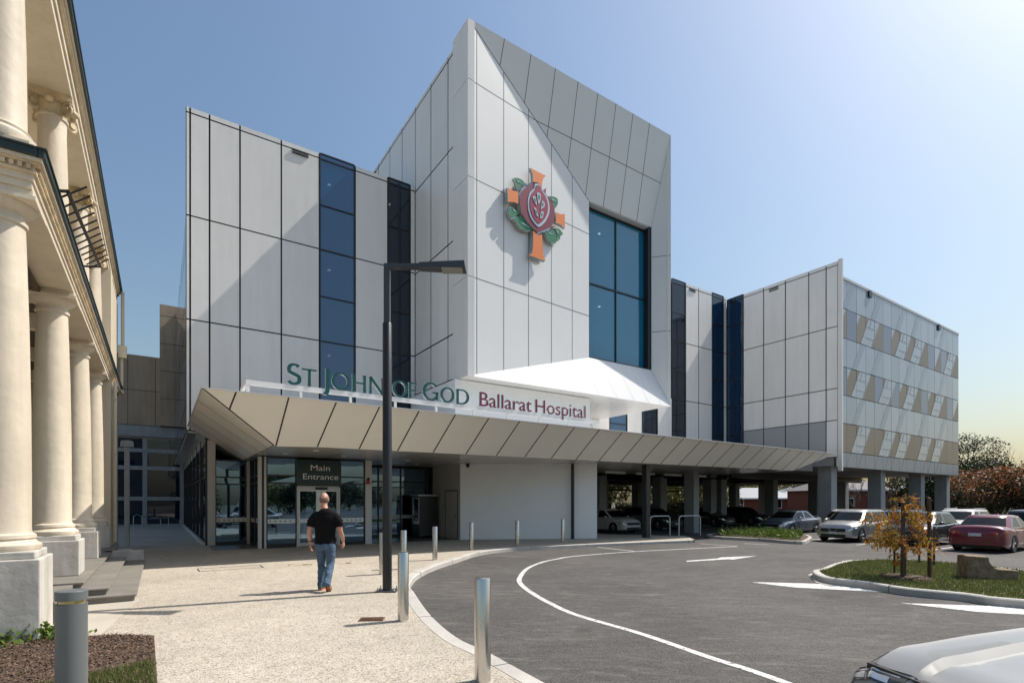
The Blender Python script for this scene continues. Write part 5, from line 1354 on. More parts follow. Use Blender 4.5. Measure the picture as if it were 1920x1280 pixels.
# houses beyond
def house(lab, px, Y, w, d, h, rh, rot, wall, roof, z=RZ):
    t = thing('house', lab, 'house', P3(px, Y, z), rot)
    mb = MB(); mb.box(-w/2, w/2, -d/2, d/2, 0, h); mb.build('wall', wall, t)
    e = .5; mb = MB(); a = [(-w/2-e, -d/2-e, h), (w/2+e, -d/2-e, h), (w/2+e, d/2+e, h), (-w/2-e, d/2+e, h)]; r1, r2 = (-w/2+d/2, 0, h+rh), (w/2-d/2, 0, h+rh)
    mb.add(a+[r1, r2], [(0, 1, 5, 4), (1, 2, 5), (2, 3, 4, 5), (3, 0, 4), (3, 2, 1, 0)]); mb.build('roof', roof, t)
    mb = MB(); mb.box(-w/2-e-.05, w/2+e+.05, -d/2-e-.06, -d/2-e, h-.12, h+.06); mb.build('gutter', M['white'], t)
    for k, x in enumerate((-w*.28, w*.22)):
        mb = MB(); mb.box(x-.75, x+.75, -d/2-.06, -d/2+.02, .9, 2.3); f = mb.build('window', M['white'], t); mb = MB(); mb.box(x-.66, x-.03, -d/2-.07, -d/2-.061, 1, 2.2); mb.box(x+.03, x+.66, -d/2-.07, -d/2-.061, 1, 2.2); mb.build('pane', M['glassd'], f)
house('brick house with a pale hipped metal roof seen under the link', 1412, 78, 10, 7, 2.3, 1.6, -.2, M['brick'], M['roofw'])
house('second pale roofed brick house beside the first beyond the hedge', 1490, 84, 9, 7, 2.4, 1.7, .1, M['brick'], M['roofw'])
house('dark red brick house with a grey tiled roof behind the wing columns', 1568, 66, 7.5, 8, 3.2, 2.2, .2, M['brick'], M['roofg'])
house('cream house with pale roof half hidden behind the bare tree', 1700, 78, 10, 7, 2.6, 1.8, .2, M['cream'], M['roofw'])
house('brick house with a terracotta tiled roof near the last wing column', 1772, 68, 7, 7, 2.2, 2.4, .3, M['brick'], M['rooft'])
# what the glass looks out on, behind the viewer
house('brown roofed bungalow across the street from the hospital', 960, -62, 22, 9, 3, 2.8, math.pi+.2, M['brick'], M['roofg'])
for k, (x, y, h, cr, lf) in enumerate(((34, -22, 4.6, 3.2, 'dark'), (46, -30, 5.2, 3.6, 'dark'), (52, -44, 5.6, 4.2, 'yellow'), (66, -40, 6.2, 4.5, 'dark'), (70, -58, 6.5, 4.5, 'euc'), (88, -62, 7, 5, 'dark'), (84, -44, 6, 4.5, 'dark'), (40, -50, 5.4, 4, 'dark'), (-30, -44, 8, 5, 'dark'))):
    tree('street_tree', 'street tree behind the viewer across the road from the hospital', 'tree', (x, y, RZ), h, cr, 80+k, L_[lf], 2600, .26, .38, .15, group='street trees across the road')
# ------------------------------------------------------------------ young tree and stakes on the island
q = at(1694, 1086); rg = random.Random(9)
sp = thing('young_tree', 'young staked tree with orange and yellow drooping leaves on the grass island', 'tree', (q.x+.12, q.y+.12, .02))
tb = MB(); tips = []
tb.tube([(0, 0, 0), (.02, .01, .5), (-.01, .02, 1.0), (.02, 0, 1.5), (.04, .02, 1.85)], [.022, .019, .015, .010, .005], 7)
C = []
for k in range(54):
    z = rg.uniform(.35, 1.72); a = rg.uniform(0, 6.28); L = (.50+.42*(1-abs(z-1.0)/.9))*rg.uniform(.55, 1.1)
    if z < .55: L *= .55
    if z > 1.45: L *= .6
    P = [Vector((.01, .01, z))]; D = Vector((math.cos(a), math.sin(a)*.9, .55)); 
    for i in range(6): D = (D+Vector((rg.gauss(0, .1), rg.gauss(0, .1), -.17))).normalized(); P.append(P[-1]+D*L/6)
    tb.tube(P, [.007*(1-i/7.5) for i in range(7)], 4)
    for _ in range(int(46*L)+6):
        t = rg.uniform(.25, 1.0)*5.99; i = int(t); C.append(P[i].lerp(P[i+1], t-i)+Vector((rg.gauss(0, .03), rg.gauss(0, .03), rg.gauss(0, .03))))
tb.build('trunk', M['bark'], sp, smooth=True)
mb = MB(); leaf_mesh(mb, C, .027, .125, rg, droop=1.3); mb.build('foliage', L_['sap'], sp, normals=False)
stk = [((1692, 1087), 1.62, 'thick dark hardwood stake standing left of the young tree trunk'), ((1743, 1086), 1.72, 'tall hardwood stake standing right of the young tree'), ((1677, 1078), .98, 'short dark stake at the left of the young tree'), ((1724, 1056), .9, 'short stake behind the young tree trunk'), ((1751, 1061), 1.0, 'short leaning stake at the right rear of the young tree')]
for (x, y), h, lab in stk:
    s = at(x, y); mb = MB(); r = .028 if h > 1.2 else .021
    dx, dy = rg.gauss(0, .02), rg.gauss(0, .02)
    mb.hexa([(-r, -r, -.05), (r, -r, -.05), (r, r, -.05), (-r, r, -.05), (-r+dx, -r+dy, h), (r+dx, -r+dy, h), (r*.9+dx, r*.9+dy, h+.02), (-r*.9+dx, r*.9+dy, h+.015)])
    tag(mb.build('wooden_stake', M['stake'], None, loc=(s.x, s.y, .02), rot=rg.uniform(0, 1), bevel=.004), lab, 'stake', 'stakes round the young tree')
mb = MB(); mb.lathe([(.50, .0), (.40, .05), (.25, .07), (.001, .06)], n=18)
tag(mb.build('mulch_ring', M['soil'], None, loc=(q.x+.12, q.y+.12, .012), smooth=True), 'low mound of mulch around the foot of the young tree', 'mulch')
blades('mulch_chips', [(q.x+.12+.5*math.cos(a/3), q.y+.12+.5*math.sin(a/3)) for a in range(19)], 700, .02, .006, .05, L_['bark'], 'loose bark chips on the mound under the young tree', 'mulch', 8, flat=True)
# plants
def plant(name, lab, loc, n, rx, ry, h, seed, mat, lw=.05, ll=.10, kind=None):
    rg = random.Random(seed); C = [(rg.gauss(0, rx*.5), rg.gauss(0, ry*.5), abs(rg.gauss(0, h*.5))) for _ in range(n)]; mb = MB(); leaf_mesh(mb, C, lw, ll, rg, droop=-.6)
    return tag(mb.build(name, mat, None, loc=loc, normals=False), lab, 'plant', kind=kind)
a = at(30, 1196); plant('leafy_plant', 'bright green leafy plant sprouting beside the tall corner pedestal', (a.x, a.y, 0), 1300, .5, .2, .15, 91, L_['ground'], .045, .07)
a = at(-60, 1215); plant('leafy_plant', 'green leafy plant at the left picture border before the pedestal', (a.x, a.y, 0), 800, .4, .25, .16, 92, L_['ground'], .045, .07)
# planted bed between the kerb and the parked cars
bedq = [at(1332, 1004.3, 0), at(1424, 1009.5, 0), at(1493, 1014.5, 0), at(1514, 1012.5, 0), at(1516, 1003, 0), at(1440, 998.5, 0), at(1340, 999.5, 0)]
cen = sum((Vector((p.x, p.y, 0)) for p in bedq), Vector())/7
sheet('garden_bed', [(p.x, p.y) for p in bedq], .012, M['soil'], skirt=.14)
bk = [Vector((p.x, p.y, 0)) for p in bedq]; kerb_strip('kerb', catmull(bk, 3, closed=True), .13, .016, closed=True)
rg = random.Random(95); mb = MB(); C = []
xs = [p.x for p in bk]; ys = [p.y for p in bk]
while len(C) < 3800:
    x, y = rg.uniform(min(xs), max(xs)), rg.uniform(min(ys), max(ys))
    if inside((x, y), [(cen.x+(p.x-cen.x)*.86, cen.y+(p.y-cen.y)*.86) for p in bk]): C.append((x, y, .02+abs(rg.gauss(0, .1))))
leaf_mesh(mb, C, .04, .20, rg, droop=-1.6); tag(mb.build('ground_cover', L_['ground'], None, normals=False), 'green strappy ground cover in the kerbed bed before the silver blue sedan', 'plant', kind='stuff')
# ------------------------------------------------------------------ cars
KIND = dict(
    suv=dict(L=4.40, W=1.82, H=1.60, clear=.23, wr=.345, fx=.195, rx=.805,
             top=[(0, .62), (.012, .70), (.03, .82), (.06, .90), (.12, .96), (.2, 1.01), (.27, 1.05), (.4, 1.04), (.6, 1.06), (.8, 1.09), (.90, 1.10), (.955, 1.06), (.975, .98), (.99, .86), (1, .78)],
             f0=.235, f1=.40, r1=.88, r0=.955, roof=.735, belt=1.0),
    hatch=dict(L=4.28, W=1.77, H=1.54, clear=.22, wr=.335, fx=.20, rx=.80,
             top=[(0, .60), (.012, .68), (.03, .78), (.06, .86), (.12, .92), (.2, .97), (.28, 1.0), (.4, 1.0), (.6, 1.03), (.8, 1.07), (.91, 1.08), (.955, 1.03), (.975, .95), (.99, .84), (1, .76)],
             f0=.25, f1=.43, r1=.84, r0=.95, roof=.72, belt=.97),
    sedan=dict(L=4.60, W=1.80, H=1.46, clear=.19, wr=.325, fx=.195, rx=.79,
             top=[(0, .56), (.012, .62), (.03, .70), (.06, .76), (.12, .83), (.2, .89), (.28, .93), (.4, .94), (.6, .96), (.75, .99), (.84, 1.02), (.93, 1.03), (.965, 1.0), (.98, .92), (.99, .80), (1, .74)],
             f0=.26, f1=.42, r1=.70, r0=.845, roof=.70, belt=.93),
    near=dict(L=4.66, W=1.83, H=1.46, clear=.19, wr=.33, fx=.195, rx=.79,
             top=[(0, .58), (.008, .64), (.02, .70), (.045, .765), (.08, .82), (.13, .835), (.2, .87), (.28, .905), (.37, .935), (.6, .96), (.75, 1.0), (.84, 1.02), (.93, 1.03), (.965, 1.0), (.98, .92), (.99, .80), (1, .74)],
             f0=.35, f1=.47, r1=.71, r0=.85, roof=.70, belt=.93),
)
WID = [(0, .60), (.006, .70), (.015, .78), (.03, .855), (.055, .915), (.09, .955), (.14, .985), (.2, 1.0), (.8, 1.0), (.88, .985), (.94, .955), (.97, .915), (.985, .86), (.995, .79), (1, .72)]
class Car:
    def __init__(s, kind, near=False):
        K = KIND[kind]; s.K = K; s.L, s.Wd, s.H = K['L'], K['W'], K['H']; s.near = near
        xs = set(np.linspace(0, 1, 61 if near else 41)); xs |= {0, .004, .01, .018, .028, .04, .96, .972, .982, .99, .996}
        s.aR = K['wr']+.035
        for c in (K['fx'], K['rx']):
            for k in range(0, 19): xs.add(c + math.cos(math.pi*k/18)*s.aR/s.L)
        s.S = sorted(xs)
        fine = np.linspace(0, 1, 801)
        sm = lambda tab, w: np.convolve(np.pad(np.interp(fine, [a for a, _ in tab], [b for _, b in tab]), w, mode='edge'), np.ones(2*w+1)/(2*w+1), 'valid')
        s.fine = fine; s.tt = sm(K['top'], 5); s.tt = sm(list(zip(fine, s.tt)), 3); s.ww = sm(WID, 3)
        s.nk = 12 if near else 9
    def ring(s, t):
        K = s.K; yb = s.Wd/2*float(np.interp(t, s.fine, s.ww)); zt = float(np.interp(t, s.fine, s.tt)); x = s.L*(.5-t)
        zb = K['clear']+.05*max(0, 1-t/.06)+.10*max(0, (t-.93)/.07)
        for c in (K['fx'], K['rx']):
            d = (t-c)*s.L
            if abs(d) < s.aR: zb = max(zb, K['wr']+math.sqrt(s.aR**2-d*d)-.01)
        f = min(1, t/.06, (1-t)/.05)
        zs = zt-.035-.075*f                                  # shoulder height
        zb = min(zb, zs-.13)
        h = zs-zb
        crown = .012+.028*f
        P = [(yb*.955, zb), (yb*.985, zb+.12*h), (yb*.998, zb+.34*h), (yb*.985, zb+.62*h), (yb*.994, zb+.74*h), (yb*.975, zs-.02), (yb*.93, zs+.018), (yb*.80, zt-.012), (yb*.45, zt+crown*.6), (0, zt+crown)]
        if s.near:
            P = P[:7] + [(yb*.80, zt-.012), (yb*.76, zt+.016*f), (yb*.70, zt+.004*f), (yb*(.40+.1*min(1, t/.3)), zt+.030*f), (yb*(.34+.1*min(1, t/.3)), zt-.008*f), (0, zt-.002*f)]
        return x, P
    def surf(s, t, k, off=0.0, side=1):
        def pt(t, k):
            x, P = s.ring(min(1, max(0, t))); i = min(int(k), len(P)-2); a = k-i
            return Vector((x, P[i][0]*(1-a)+P[i+1][0]*a, P[i][1]*(1-a)+P[i+1][1]*a))
        p = pt(t, k)
        if off:
            e = .006
            a = pt(t+e, k)-pt(t-e, k); b = pt(t, min(k+.15, s.nk-.01))-pt(t, max(k-.15, 0)); n = a.cross(b)
            if n.length > 1e-9:
                n.normalize()
                if n.dot(Vector((p.x*.1 if abs(p.x) < s.L*.45 else p.x, p.y, p.z-.5))) < 0: n = -n
                p = p+n*off
        return Vector((p.x, p.y*side, p.z))
    def patch(s, mb, t0, t1, k0, k1, off, side, m=0, nt=6, nk=4, slant=0.0):
        V = []; 
        for i in range(nt+1):
            for j in range(nk+1):
                kk = k0+(k1-k0)*j/nk; t = t0+(t1-t0)*i/nt + slant*(j/nk)
                V.append(tuple(s.surf(t, kk, off, side)))
        q = nk+1; mb.add(V, [(i*q+j, i*q+j+1, (i+1)*q+j+1, (i+1)*q+j) for i in range(nt) for j in range(nk)], m)

def make_car(kind, paint, loc, head, lab, near=False, rails=False, taxi=None, cat='car', group='parked cars', plate=True):
    c = Car(kind, near); K = c.K; L, Wd, H = c.L, c.Wd, c.H
    r = thing('parked_car', lab, cat, loc, math.atan2(head[1], head[0]), group)
    if not near: r.scale = (.95, .95, .90)
    # lower body
    mb = MB(); V = []; n = None
    for t in c.S:
        x, P = c.ring(t); row = [(x, y, z) for y, z in P] + [(x, -y, z) for y, z in P[-2::-1]]; V += row; n = len(row)
    m_ = len(c.S); F_ = [(i*n+j, i*n+j+1, (i+1)*n+j+1, (i+1)*n+j) for i in range(m_-1) for j in range(n-1)]
    F_.append(tuple(range(n))); F_.append(tuple((m_-1)*n+j for j in range(n)))
    mb.add(V, F_); body = mb.build('body', paint, r, smooth=True, ang=32)
    # underbody and wheel wells
    mb = MB(); mb.box(-L*.47, L*.47, -Wd/2+.27, Wd/2-.27, K['clear']-.02, .75)
    for cx in (K['fx'], K['rx']):
        x = L*(.5-cx); mb.box(x-c.aR, x+c.aR, -Wd/2+.26, Wd/2-.26, .3, .80)
    mb.box(-L*.30, L*.30, -Wd/2+.07, Wd/2-.07, K['clear']-.03, K['clear']+.05); mb.build('underbody', M['cartrim'], r)
    # cabin: tapered rounded shell, glass areas are faces of their own
    X = lambda t: L*(.5-t)
    def hring(f, rr, b, bow, xB):
        return [(f+bow, 0), (f+bow*.72, b*.5), (f+.02, b*.86), (f-.09, b*.97), (xB+.06, b*1.0), (xB-.04, b*1.0), (rr+.42, b*.985), (rr+.20, b*.965), (rr-.0, b*.86), (rr-bow*.5, b*.5), (rr-bow*.65, 0)]
    b0 = Wd/2*.905; b1 = Wd/2*K['roof']; zb = K['belt']; zr = H-.055; xB = X((K['f0']+K['f1'])/2+.19)
    lv = []
    for t in (-.25, 0, .09, .35, .62, .87, .95, 1.0):
        e = t if t > 0 else t*.4
        bb = b0+(b1-b0)*max(0, t)**1.15; f = X(K['f0'])+(X(K['f1'])-X(K['f0']))*e; rr = X(K['r0'])+(X(K['r1'])-X(K['r0']))*(e if kind in ('sedan', 'near') else (max(0, t)**1.6 if t > 0 else t*.3))
        z = zb+(zr-zb)*t
        lv.append([(x, y, z) for x, y in hring(f, rr, bb, .16 if t < 1 else .14, xB)])
    f, rr = X(K['f1'])-.06, X(K['r1'])+.06
    lv.append([(x, y, H-.022) for x, y in hring(f, rr, b1*.86, .12, xB)]); lv.append([(x, y, H-.004) for x, y in hring(f-.12, rr+.12, b1*.6, .1, xB)]); lv.append([(x, y*.25, H) for x, y in hring(f-.3, rr+.3, b1*.4, .05, xB)])
    lv.append([(x, 0.0, H) for x, y in hring(f-.3, rr+.3, b1*.4, .05, xB)])
    cab = MB(); G = {'windscreen': MB(), 'rear_window': MB(), 'l': MB(), 'r': MB()}
    for i in range(len(lv)-1):
        for j in range(10):
            for sd in (1, -1):
                q = [lv[i][j], lv[i][j+1], lv[i+1][j+1], lv[i+1][j]]; q = [(x, y*sd, z) for x, y, z in q]
                if sd < 0: q = q[::-1]
                g = None
                if 2 <= i <= 4:
                    if j in (0, 1): g = 'windscreen'
                    elif j in (8, 9): g = 'rear_window'
                    elif j in (3, 5) or (j == 6 and kind != 'sedan'): g = 'l' if sd > 0 else 'r'
                (G[g] if g else cab).add(q, [(0, 1, 2, 3)])
    def weld(o):
        bm = bmesh.new(); bm.from_mesh(o.data); bmesh.ops.remove_doubles(bm, verts=bm.verts, dist=.0005); bmesh.ops.recalc_face_normals(bm, faces=bm.faces); bm.to_mesh(o.data); bm.free()
        o.data.polygons.foreach_set('use_smooth', [True]*len(o.data.polygons)); o.data.set_sharp_from_angle(angle=R(40)); return o
    weld(cab.build('cabin', paint, r))
    for g, m in G.items(): weld(m.build(g if len(g) > 1 else 'side_window', M['carglass'], r))
    # dark seats and pillars glimpsed inside
    mb = MB()
    for sy in (-.38, .38):
        for sx in (X(.46), X(.66)): mb.box(sx-.12, sx+.06, sy-.22, sy+.22, zb-.2, zb+.18); mb.box(sx-.08, sx+.02, sy-.12, sy+.12, zb+.2, zb+.36)
    mb.box(X(K['f0'])-.45, X(K['f0'])-.1, -.62, .62, zb-.1, zb-.02); mb.build('seat', M['cartrim'], r)
    # wheels
    for cx in (K['fx'], K['rx']):
        for sd in (1, -1):
            x = X(cx); y = sd*(Wd/2-.115); wr = K['wr']
            t_ = MB(); t_.lathe([(wr*.62, -.1), (wr*.9, -.105), (wr, -.07), (wr, .07), (wr*.9, .105), (wr*.66, .1), (wr*.64, .06)], n=26, caps=False)
            w = thing('wheel', None, None, (x, y, wr)); w.parent = r; 
            for vv in range(len(t_.v)): a_, b_, c_ = t_.v[vv]; t_.v[vv] = (a_, c_*sd, b_)
            t_.build('tyre', M['tyre'], w, smooth=True)
            rm = MB(); rm.lathe([(wr*.66, .095), (wr*.63, .085), (wr*.60, .03), (wr*.2, .01), (.001, .01)], n=26, caps=False)
            for k in range(5):
                a = k*2*math.pi/5+.3
                for da in (-.16, .16):
                    p = (math.cos(a)*wr*.14, math.sin(a)*wr*.14, .07); q = (math.cos(a+da)*wr*.62, math.sin(a+da)*wr*.62, .078); rm.tube([p, q], [.024, .02], 5, 0)
            rm.lathe([(.06, .06), (.05, .085), (.001, .088)], n=14)
            for vv in range(len(rm.v)): a_, b_, c_ = rm.v[vv]; rm.v[vv] = (a_, c_*sd, b_)
            rm.m = [1 if i < 26*4 else 0 for i in range(len(rm.f))]
            rm.build('rim', [M['rim'], M['cartrim']], w, smooth=True)
    # lamps, grille, bumpers, plates, mirrors, seams
    for sd in (1, -1):
        mb = MB()
        if near: c.patch(mb, .015, .031, 4.6, 9.9, .004, sd, nt=5, nk=18)
        elif kind == 'sedan': c.patch(mb, .006, .085, 3.3, 5.1, .006, sd, nt=8)
        else: c.patch(mb, .008, .10, 3.6, 5.0, .006, sd, nt=8)
        hl_ = mb.build('headlight', M['darklens'] if near else M['headlamp'], r, smooth=True)
        if near:
            mb = MB(); c.patch(mb, .0275, .0295, 5.2, 9.7, .006, sd, nt=1, nk=14); c.patch(mb, .0175, .0245, 5.8, 6.8, .006, sd, m=1, nt=2, nk=4); c.patch(mb, .0175, .0245, 7.4, 9.4, .006, sd, nt=2, nk=4); mb.build('light_strip', [M['headlamp'], M['alu']], hl_, smooth=True)
        mb = MB()
        c.patch(mb, .985 if kind in ('sedan', 'near') else .955, .925, 2.9, 4.9, .006, sd, nt=6)
        tl = mb.build('tail_light', M['taillamp'], r, smooth=True)
        if kind == 'sedan':
            mb = MB(); mb.ell((-L/2-.0, sd*Wd*.29, .76), (.014, .10, .065), 14, 8); mb.ell((-L/2+.004, sd*Wd*.345, .755), (.02, .045, .05), 12, 8, 1); mb.build('lamp_bowl', [M['taillamp'], M['amber']], tl, smooth=True)
        mb = MB(); xm = X(K['f0']+.075); mb.ell((xm, sd*(Wd/2+.06), zb+.06), (.09, .085, .065), 12, 8); mb.box(xm-.03, xm+.03, sd*(Wd/2)-.06, sd*(Wd/2)+.02, zb+.0, zb+.04); mb.build('mirror', paint, r, smooth=True)
        mb = MB(); P = [tuple(c.surf(t, k, .004, sd)) for t, k in [((K['f0']+K['f1'])/2+.0, k) for k in (.4, 1, 2, 3, 4, 5, 5.8)]]; mb.tube(P, .005, 4)
        for tt in (X(.5), xB):
            t = .5-(xB/L)
        P = [tuple(c.surf(.5-xB/L, k, .004, sd)) for k in (.4, 1, 2, 3, 4, 5, 5.8)]; mb.tube(P, .005, 4)
        P = [tuple(c.surf(K['rx']-.045, k, .004, sd)) for k in (3.4, 4, 5, 5.8)]; mb.tube(P, .005, 4)
        P = [tuple(c.surf(t, 6.6, .003, sd)) for t in np.linspace(.03, .25, 14)]; mb.tube(P, .005, 4)
        P = [tuple(c.surf(.036 if near else .032, k, .002, sd)) for k in np.linspace(6.0 if near else 6.6, c.nk-.01, 18)]; mb.tube(P, .0028, 5)
        mb.build('door_seam', M['cartrim'], r)
        mb = MB()
        for t in ((K['f0']+K['f1'])/2+.13, .5-xB/L+.15): c.patch(mb, t, t+.035, 4.25, 4.5, .018, sd, nt=3, nk=2)
        mb.build('door_handle', paint, r)
        mb = MB(); P0_ = lv[2]; P1_ = lv[5]
        mb.tube([(P0_[3][0]-.05, sd*(P0_[3][1]+.004), P0_[3][2]-.012)]+[(P0_[j][0], sd*(P0_[j][1]+.006), P0_[j][2]-.012) for j in (4, 5, 6, 7)], .011, 5); mb.build('window_trim', M['cartrim'] if kind != 'sedan' else M['rim'], r)
    gz = .52 if kind in ('sedan', 'near') else .60
    mb = MB(); mb.box(L/2-.06, L/2+.024, -Wd*.29, Wd*.29, gz-.08, gz+.085); mb.box(L/2-.08, L/2+.006, -Wd*.30, Wd*.30, .27, .40); 
    mb.tube([(L/2+.016, -Wd*.25, gz+.09), (L/2+.016, Wd*.25, gz+.09)], .012, 6, 1)
    if kind == 'suv': mb.tube([(L/2+.028, -.20, gz+.075), (L/2+.03, -.09, gz-.05), (L/2+.03, .09, gz-.05), (L/2+.028, .20, gz+.075)], .012, 6, 1)
    mb.build('grille', [M['cartrim'], M['rim']], r)
    mb = MB(); mb.box(-L/2-.006, -L/2+.06, -Wd*.33, Wd*.33, .30, .40); mb.build('rear_bumper_trim', M['cartrim'] if kind != 'sedan' else paint, r)
    if plate:
        mb = MB(); mb.box(L/2+.008, L/2+.022, -.19, .19, gz-.17, gz-.06); mb.build('number_plate', M['plate'], r)
        mb = MB(); mb.box(-L/2-.02, -L/2-.004, -.19, .19, .64, .755); mb.build('number_plate', M['plate'], r)
    if rails:
        mb = MB()
        for sd in (1, -1): mb.tube([(X(K['f1']+.02), sd*b1*.86, H-.03), (X(K['f1']+.05), sd*b1*.87, H+.03), (X(K['r1']-.05), sd*b1*.87, H+.03), (X(K['r1']-.02), sd*b1*.86, H-.03)], .015, 6)
        mb.build('roof_rail', M['rim'], r, smooth=True)
    return r
PW = car_paint('pearl_white_paint', (.68, .67, .64)); PS = car_paint('silver_paint', (.42, .42, .41), .55, .32); PB_ = car_paint('blue_silver_paint', (.20, .25, .31), .6, .3)
PK = car_paint('black_paint', (.012, .012, .014)); PG = car_paint('dark_grey_green_paint', (.035, .042, .042), .3); PR = car_paint('dark_red_paint', (.15, .003, .014), .0, .3); PBL = car_paint('bright_blue_paint', (.03, .16, .34), .3)
PN = car_paint('warm_silver_paint', (.25, .25, .24), .0, .42, .5)
uvec = (CU, SU); muv = (-CU, -SU); mv = (SU, -CU)
def on_road(v): return (v.x, v.y, RZ)
make_car('sedan', PR, on_road(Vector((18.15, 19.85, 0))), uvec, 'dark red sedan seen from behind beside the grass island')
make_car('suv', PS, on_road(Vector((15.95, 24.55, 0))), muv, 'silver crossover with black grille facing left at the end of its row', rails=False)
make_car('sedan', PB_, on_road(Vector((16.3, 30.9, 0))), muv, 'silver blue sedan parked behind the green bed beside the undercroft')
make_car('hatch', PW, on_road(Vector((5.75, 31.6, 0))), mv, 'white hatchback facing out of the undercroft beside the white store')
make_car('suv', PG, on_road(Vector((9.1, 34.6, 0))), mv, 'dark green grey four wheel drive in the undercroft behind the black post', rails=True)
make_car('hatch', PK, on_road(Vector((14.4, 39.2, 0))), mv, 'black hatchback deep in the undercroft behind the bicycle hoops')
make_car('suv', PK, on_road(Vector((17.8, 41.0, 0))), mv, 'black crossover in the undercroft shade left of the silver blue sedan')
make_car('hatch', PK, on_road(B(26.9, 8.95)), muv, 'black hatchback mostly hidden behind the orange leaved young tree')
make_car('hatch', PBL, on_road(B(32.6, 11.5)), uvec, 'bright blue hatchback behind the young tree in the second row')
make_car('suv', PW, on_road(B(32.4, 9.2)), muv, 'white wagon with roof rails parked behind the dark red sedan', rails=True)
make_car('suv', PK, on_road(B(33.2, 6.7)), uvec, 'dark crossover cut by the right picture border behind the red sedan')
make_car('hatch', PW, on_road(B(32.6, 14.0)), uvec, 'white hatchback in the second row half hidden by the silver crossover')
hn = Vector((-.992, -.12)).normalized(); side = Vector((-hn.y, hn.x))
nose = Vector((2.14, 3.26)); cen_ = nose - hn*(4.66/2) + side*(.60*.915)
# the car turns its right side away from the viewer
make_car('near', PN, (cen_.x, cen_.y-.0, RZ), (hn.x, hn.y), 'pale silver car whose bonnet and slim headlight fill the bottom right corner', near=True)
# ------------------------------------------------------------------ the man walking to the doors
mp = at(610, 1106); 
man = thing('person', 'balding man in a black t-shirt and blue jeans walking away towards the entrance doors', 'person', (mp.x, mp.y, 0), R(3))
def ering(c, rx, ry, n=20, tilt=None):
    c = Vector(c); a = Vector((1, 0, 0)); b = Vector((0, 1, 0))
    if tilt is not None:
        t = Vector(tilt).normalized(); a = Vector((0, 1, 0)).cross(t).normalized(); b = t.cross(a)
    return [tuple(c+a*rx*math.cos(2*math.pi*k/n)+b*ry*math.sin(2*math.pi*k/n)) for k in range(n)]
def limb_rings(mb, pts):
    """pts: (x,y,z,rx,ry)"""
    R_ = []
    for i, p in enumerate(pts):
        a = Vector(pts[max(i-1, 0)][:3]); b = Vector(pts[min(i+1, len(pts)-1)][:3]); R_.append(ering(p[:3], p[3], p[4], 18, b-a))
    mb.loft(R_)
def remesh(mb, name, mat, vox, parent, smooth_it=3, noise=0.0, seed=0):
    o = mb.build(name+'_raw', mat)
    m = o.modifiers.new('r', 'REMESH'); m.mode = 'VOXEL'; m.voxel_size = vox
    s = o.modifiers.new('s', 'SMOOTH'); s.factor = .5; s.iterations = smooth_it
    bpy.context.view_layer.update()
    me = bpy.data.meshes.new_from_object(o.evaluated_get(bpy.context.evaluated_depsgraph_get())); me.name = name
    old = o.data; bpy.data.objects.remove(o); bpy.data.meshes.remove(old)
    if noise:
        from mathutils import noise as nz
        for v in me.vertices:
            p = v.co; k = nz.noise(Vector((p.x*9, p.y*9, p.z*16+seed)))+.6*nz.noise(Vector((p.x*22, p.y*22, p.z*30+seed))); v.co = p+v.normal*k*noise
    me.polygons.foreach_set('use_smooth', [True]*len(me.polygons)); me.materials.clear(); me.materials.append(mat); me.update()
    n = bpy.data.objects.new(name, me); COL.objects.link(n); n.parent = parent; return n
hx = -.03
bd = MB()
# head, neck
bd.ell((hx, .035, 1.715), (.079, .101, .114), 20, 14); bd.ell((hx, .062, 1.655), (.058, .075, .075), 16, 10); bd.ell((hx, .145, 1.68), (.014, .024, .022), 8, 6); bd.ell((hx-.028, .118, 1.705), (.014, .012, .01), 8, 6); bd.ell((hx+.028, .118, 1.705), (.014, .012, .01), 8, 6); bd.ell((hx, .128, 1.635), (.025, .014, .01), 8, 6)
for sd in (-1, 1): bd.ell((hx+sd*.079, .03, 1.695), (.014, .022, .034), 8, 8)
limb_rings(bd, [(0, -.01, 1.46, .085, .075), (-.01, -.01, 1.52, .068, .066), (hx, .008, 1.58, .062, .064), (hx, .025, 1.66, .060, .066)])
# torso and hips
tor = [(0, .0, .84, .165, .115), (0, 0, .93, .168, .118), (0, 0, 1.02, .165, .112), (0, -.005, 1.15, .172, .112), (0, -.01, 1.28, .188, .118), (0, -.015, 1.38, .198, .112), (0, -.015, 1.45, .17, .095), (-.005, -.012, 1.50, .09, .075)]
limb_rings(bd, tor)
LA = [(-.15, -.01, 1.405, .066, .062), (-.212, -.018, 1.35, .060, .056), (-.255, -.03, 1.24, .052, .048), (-.278, -.04, 1.115, .044, .042), (-.288, -.01, 1.02, .046, .042), (-.292, .03, .93, .036, .031), (-.290, .05, .875, .028, .022)]
RA = [(.15, -.01, 1.405, .066, .062), (.212, -.01, 1.35, .060, .056), (.255, .0, 1.24, .052, .048), (.272, .01, 1.115, .044, .042), (.282, .06, 1.03, .045, .042), (.290, .12, .95, .035, .031), (.288, .15, .905, .027, .022)]
limb_rings(bd, LA); limb_rings(bd, RA)
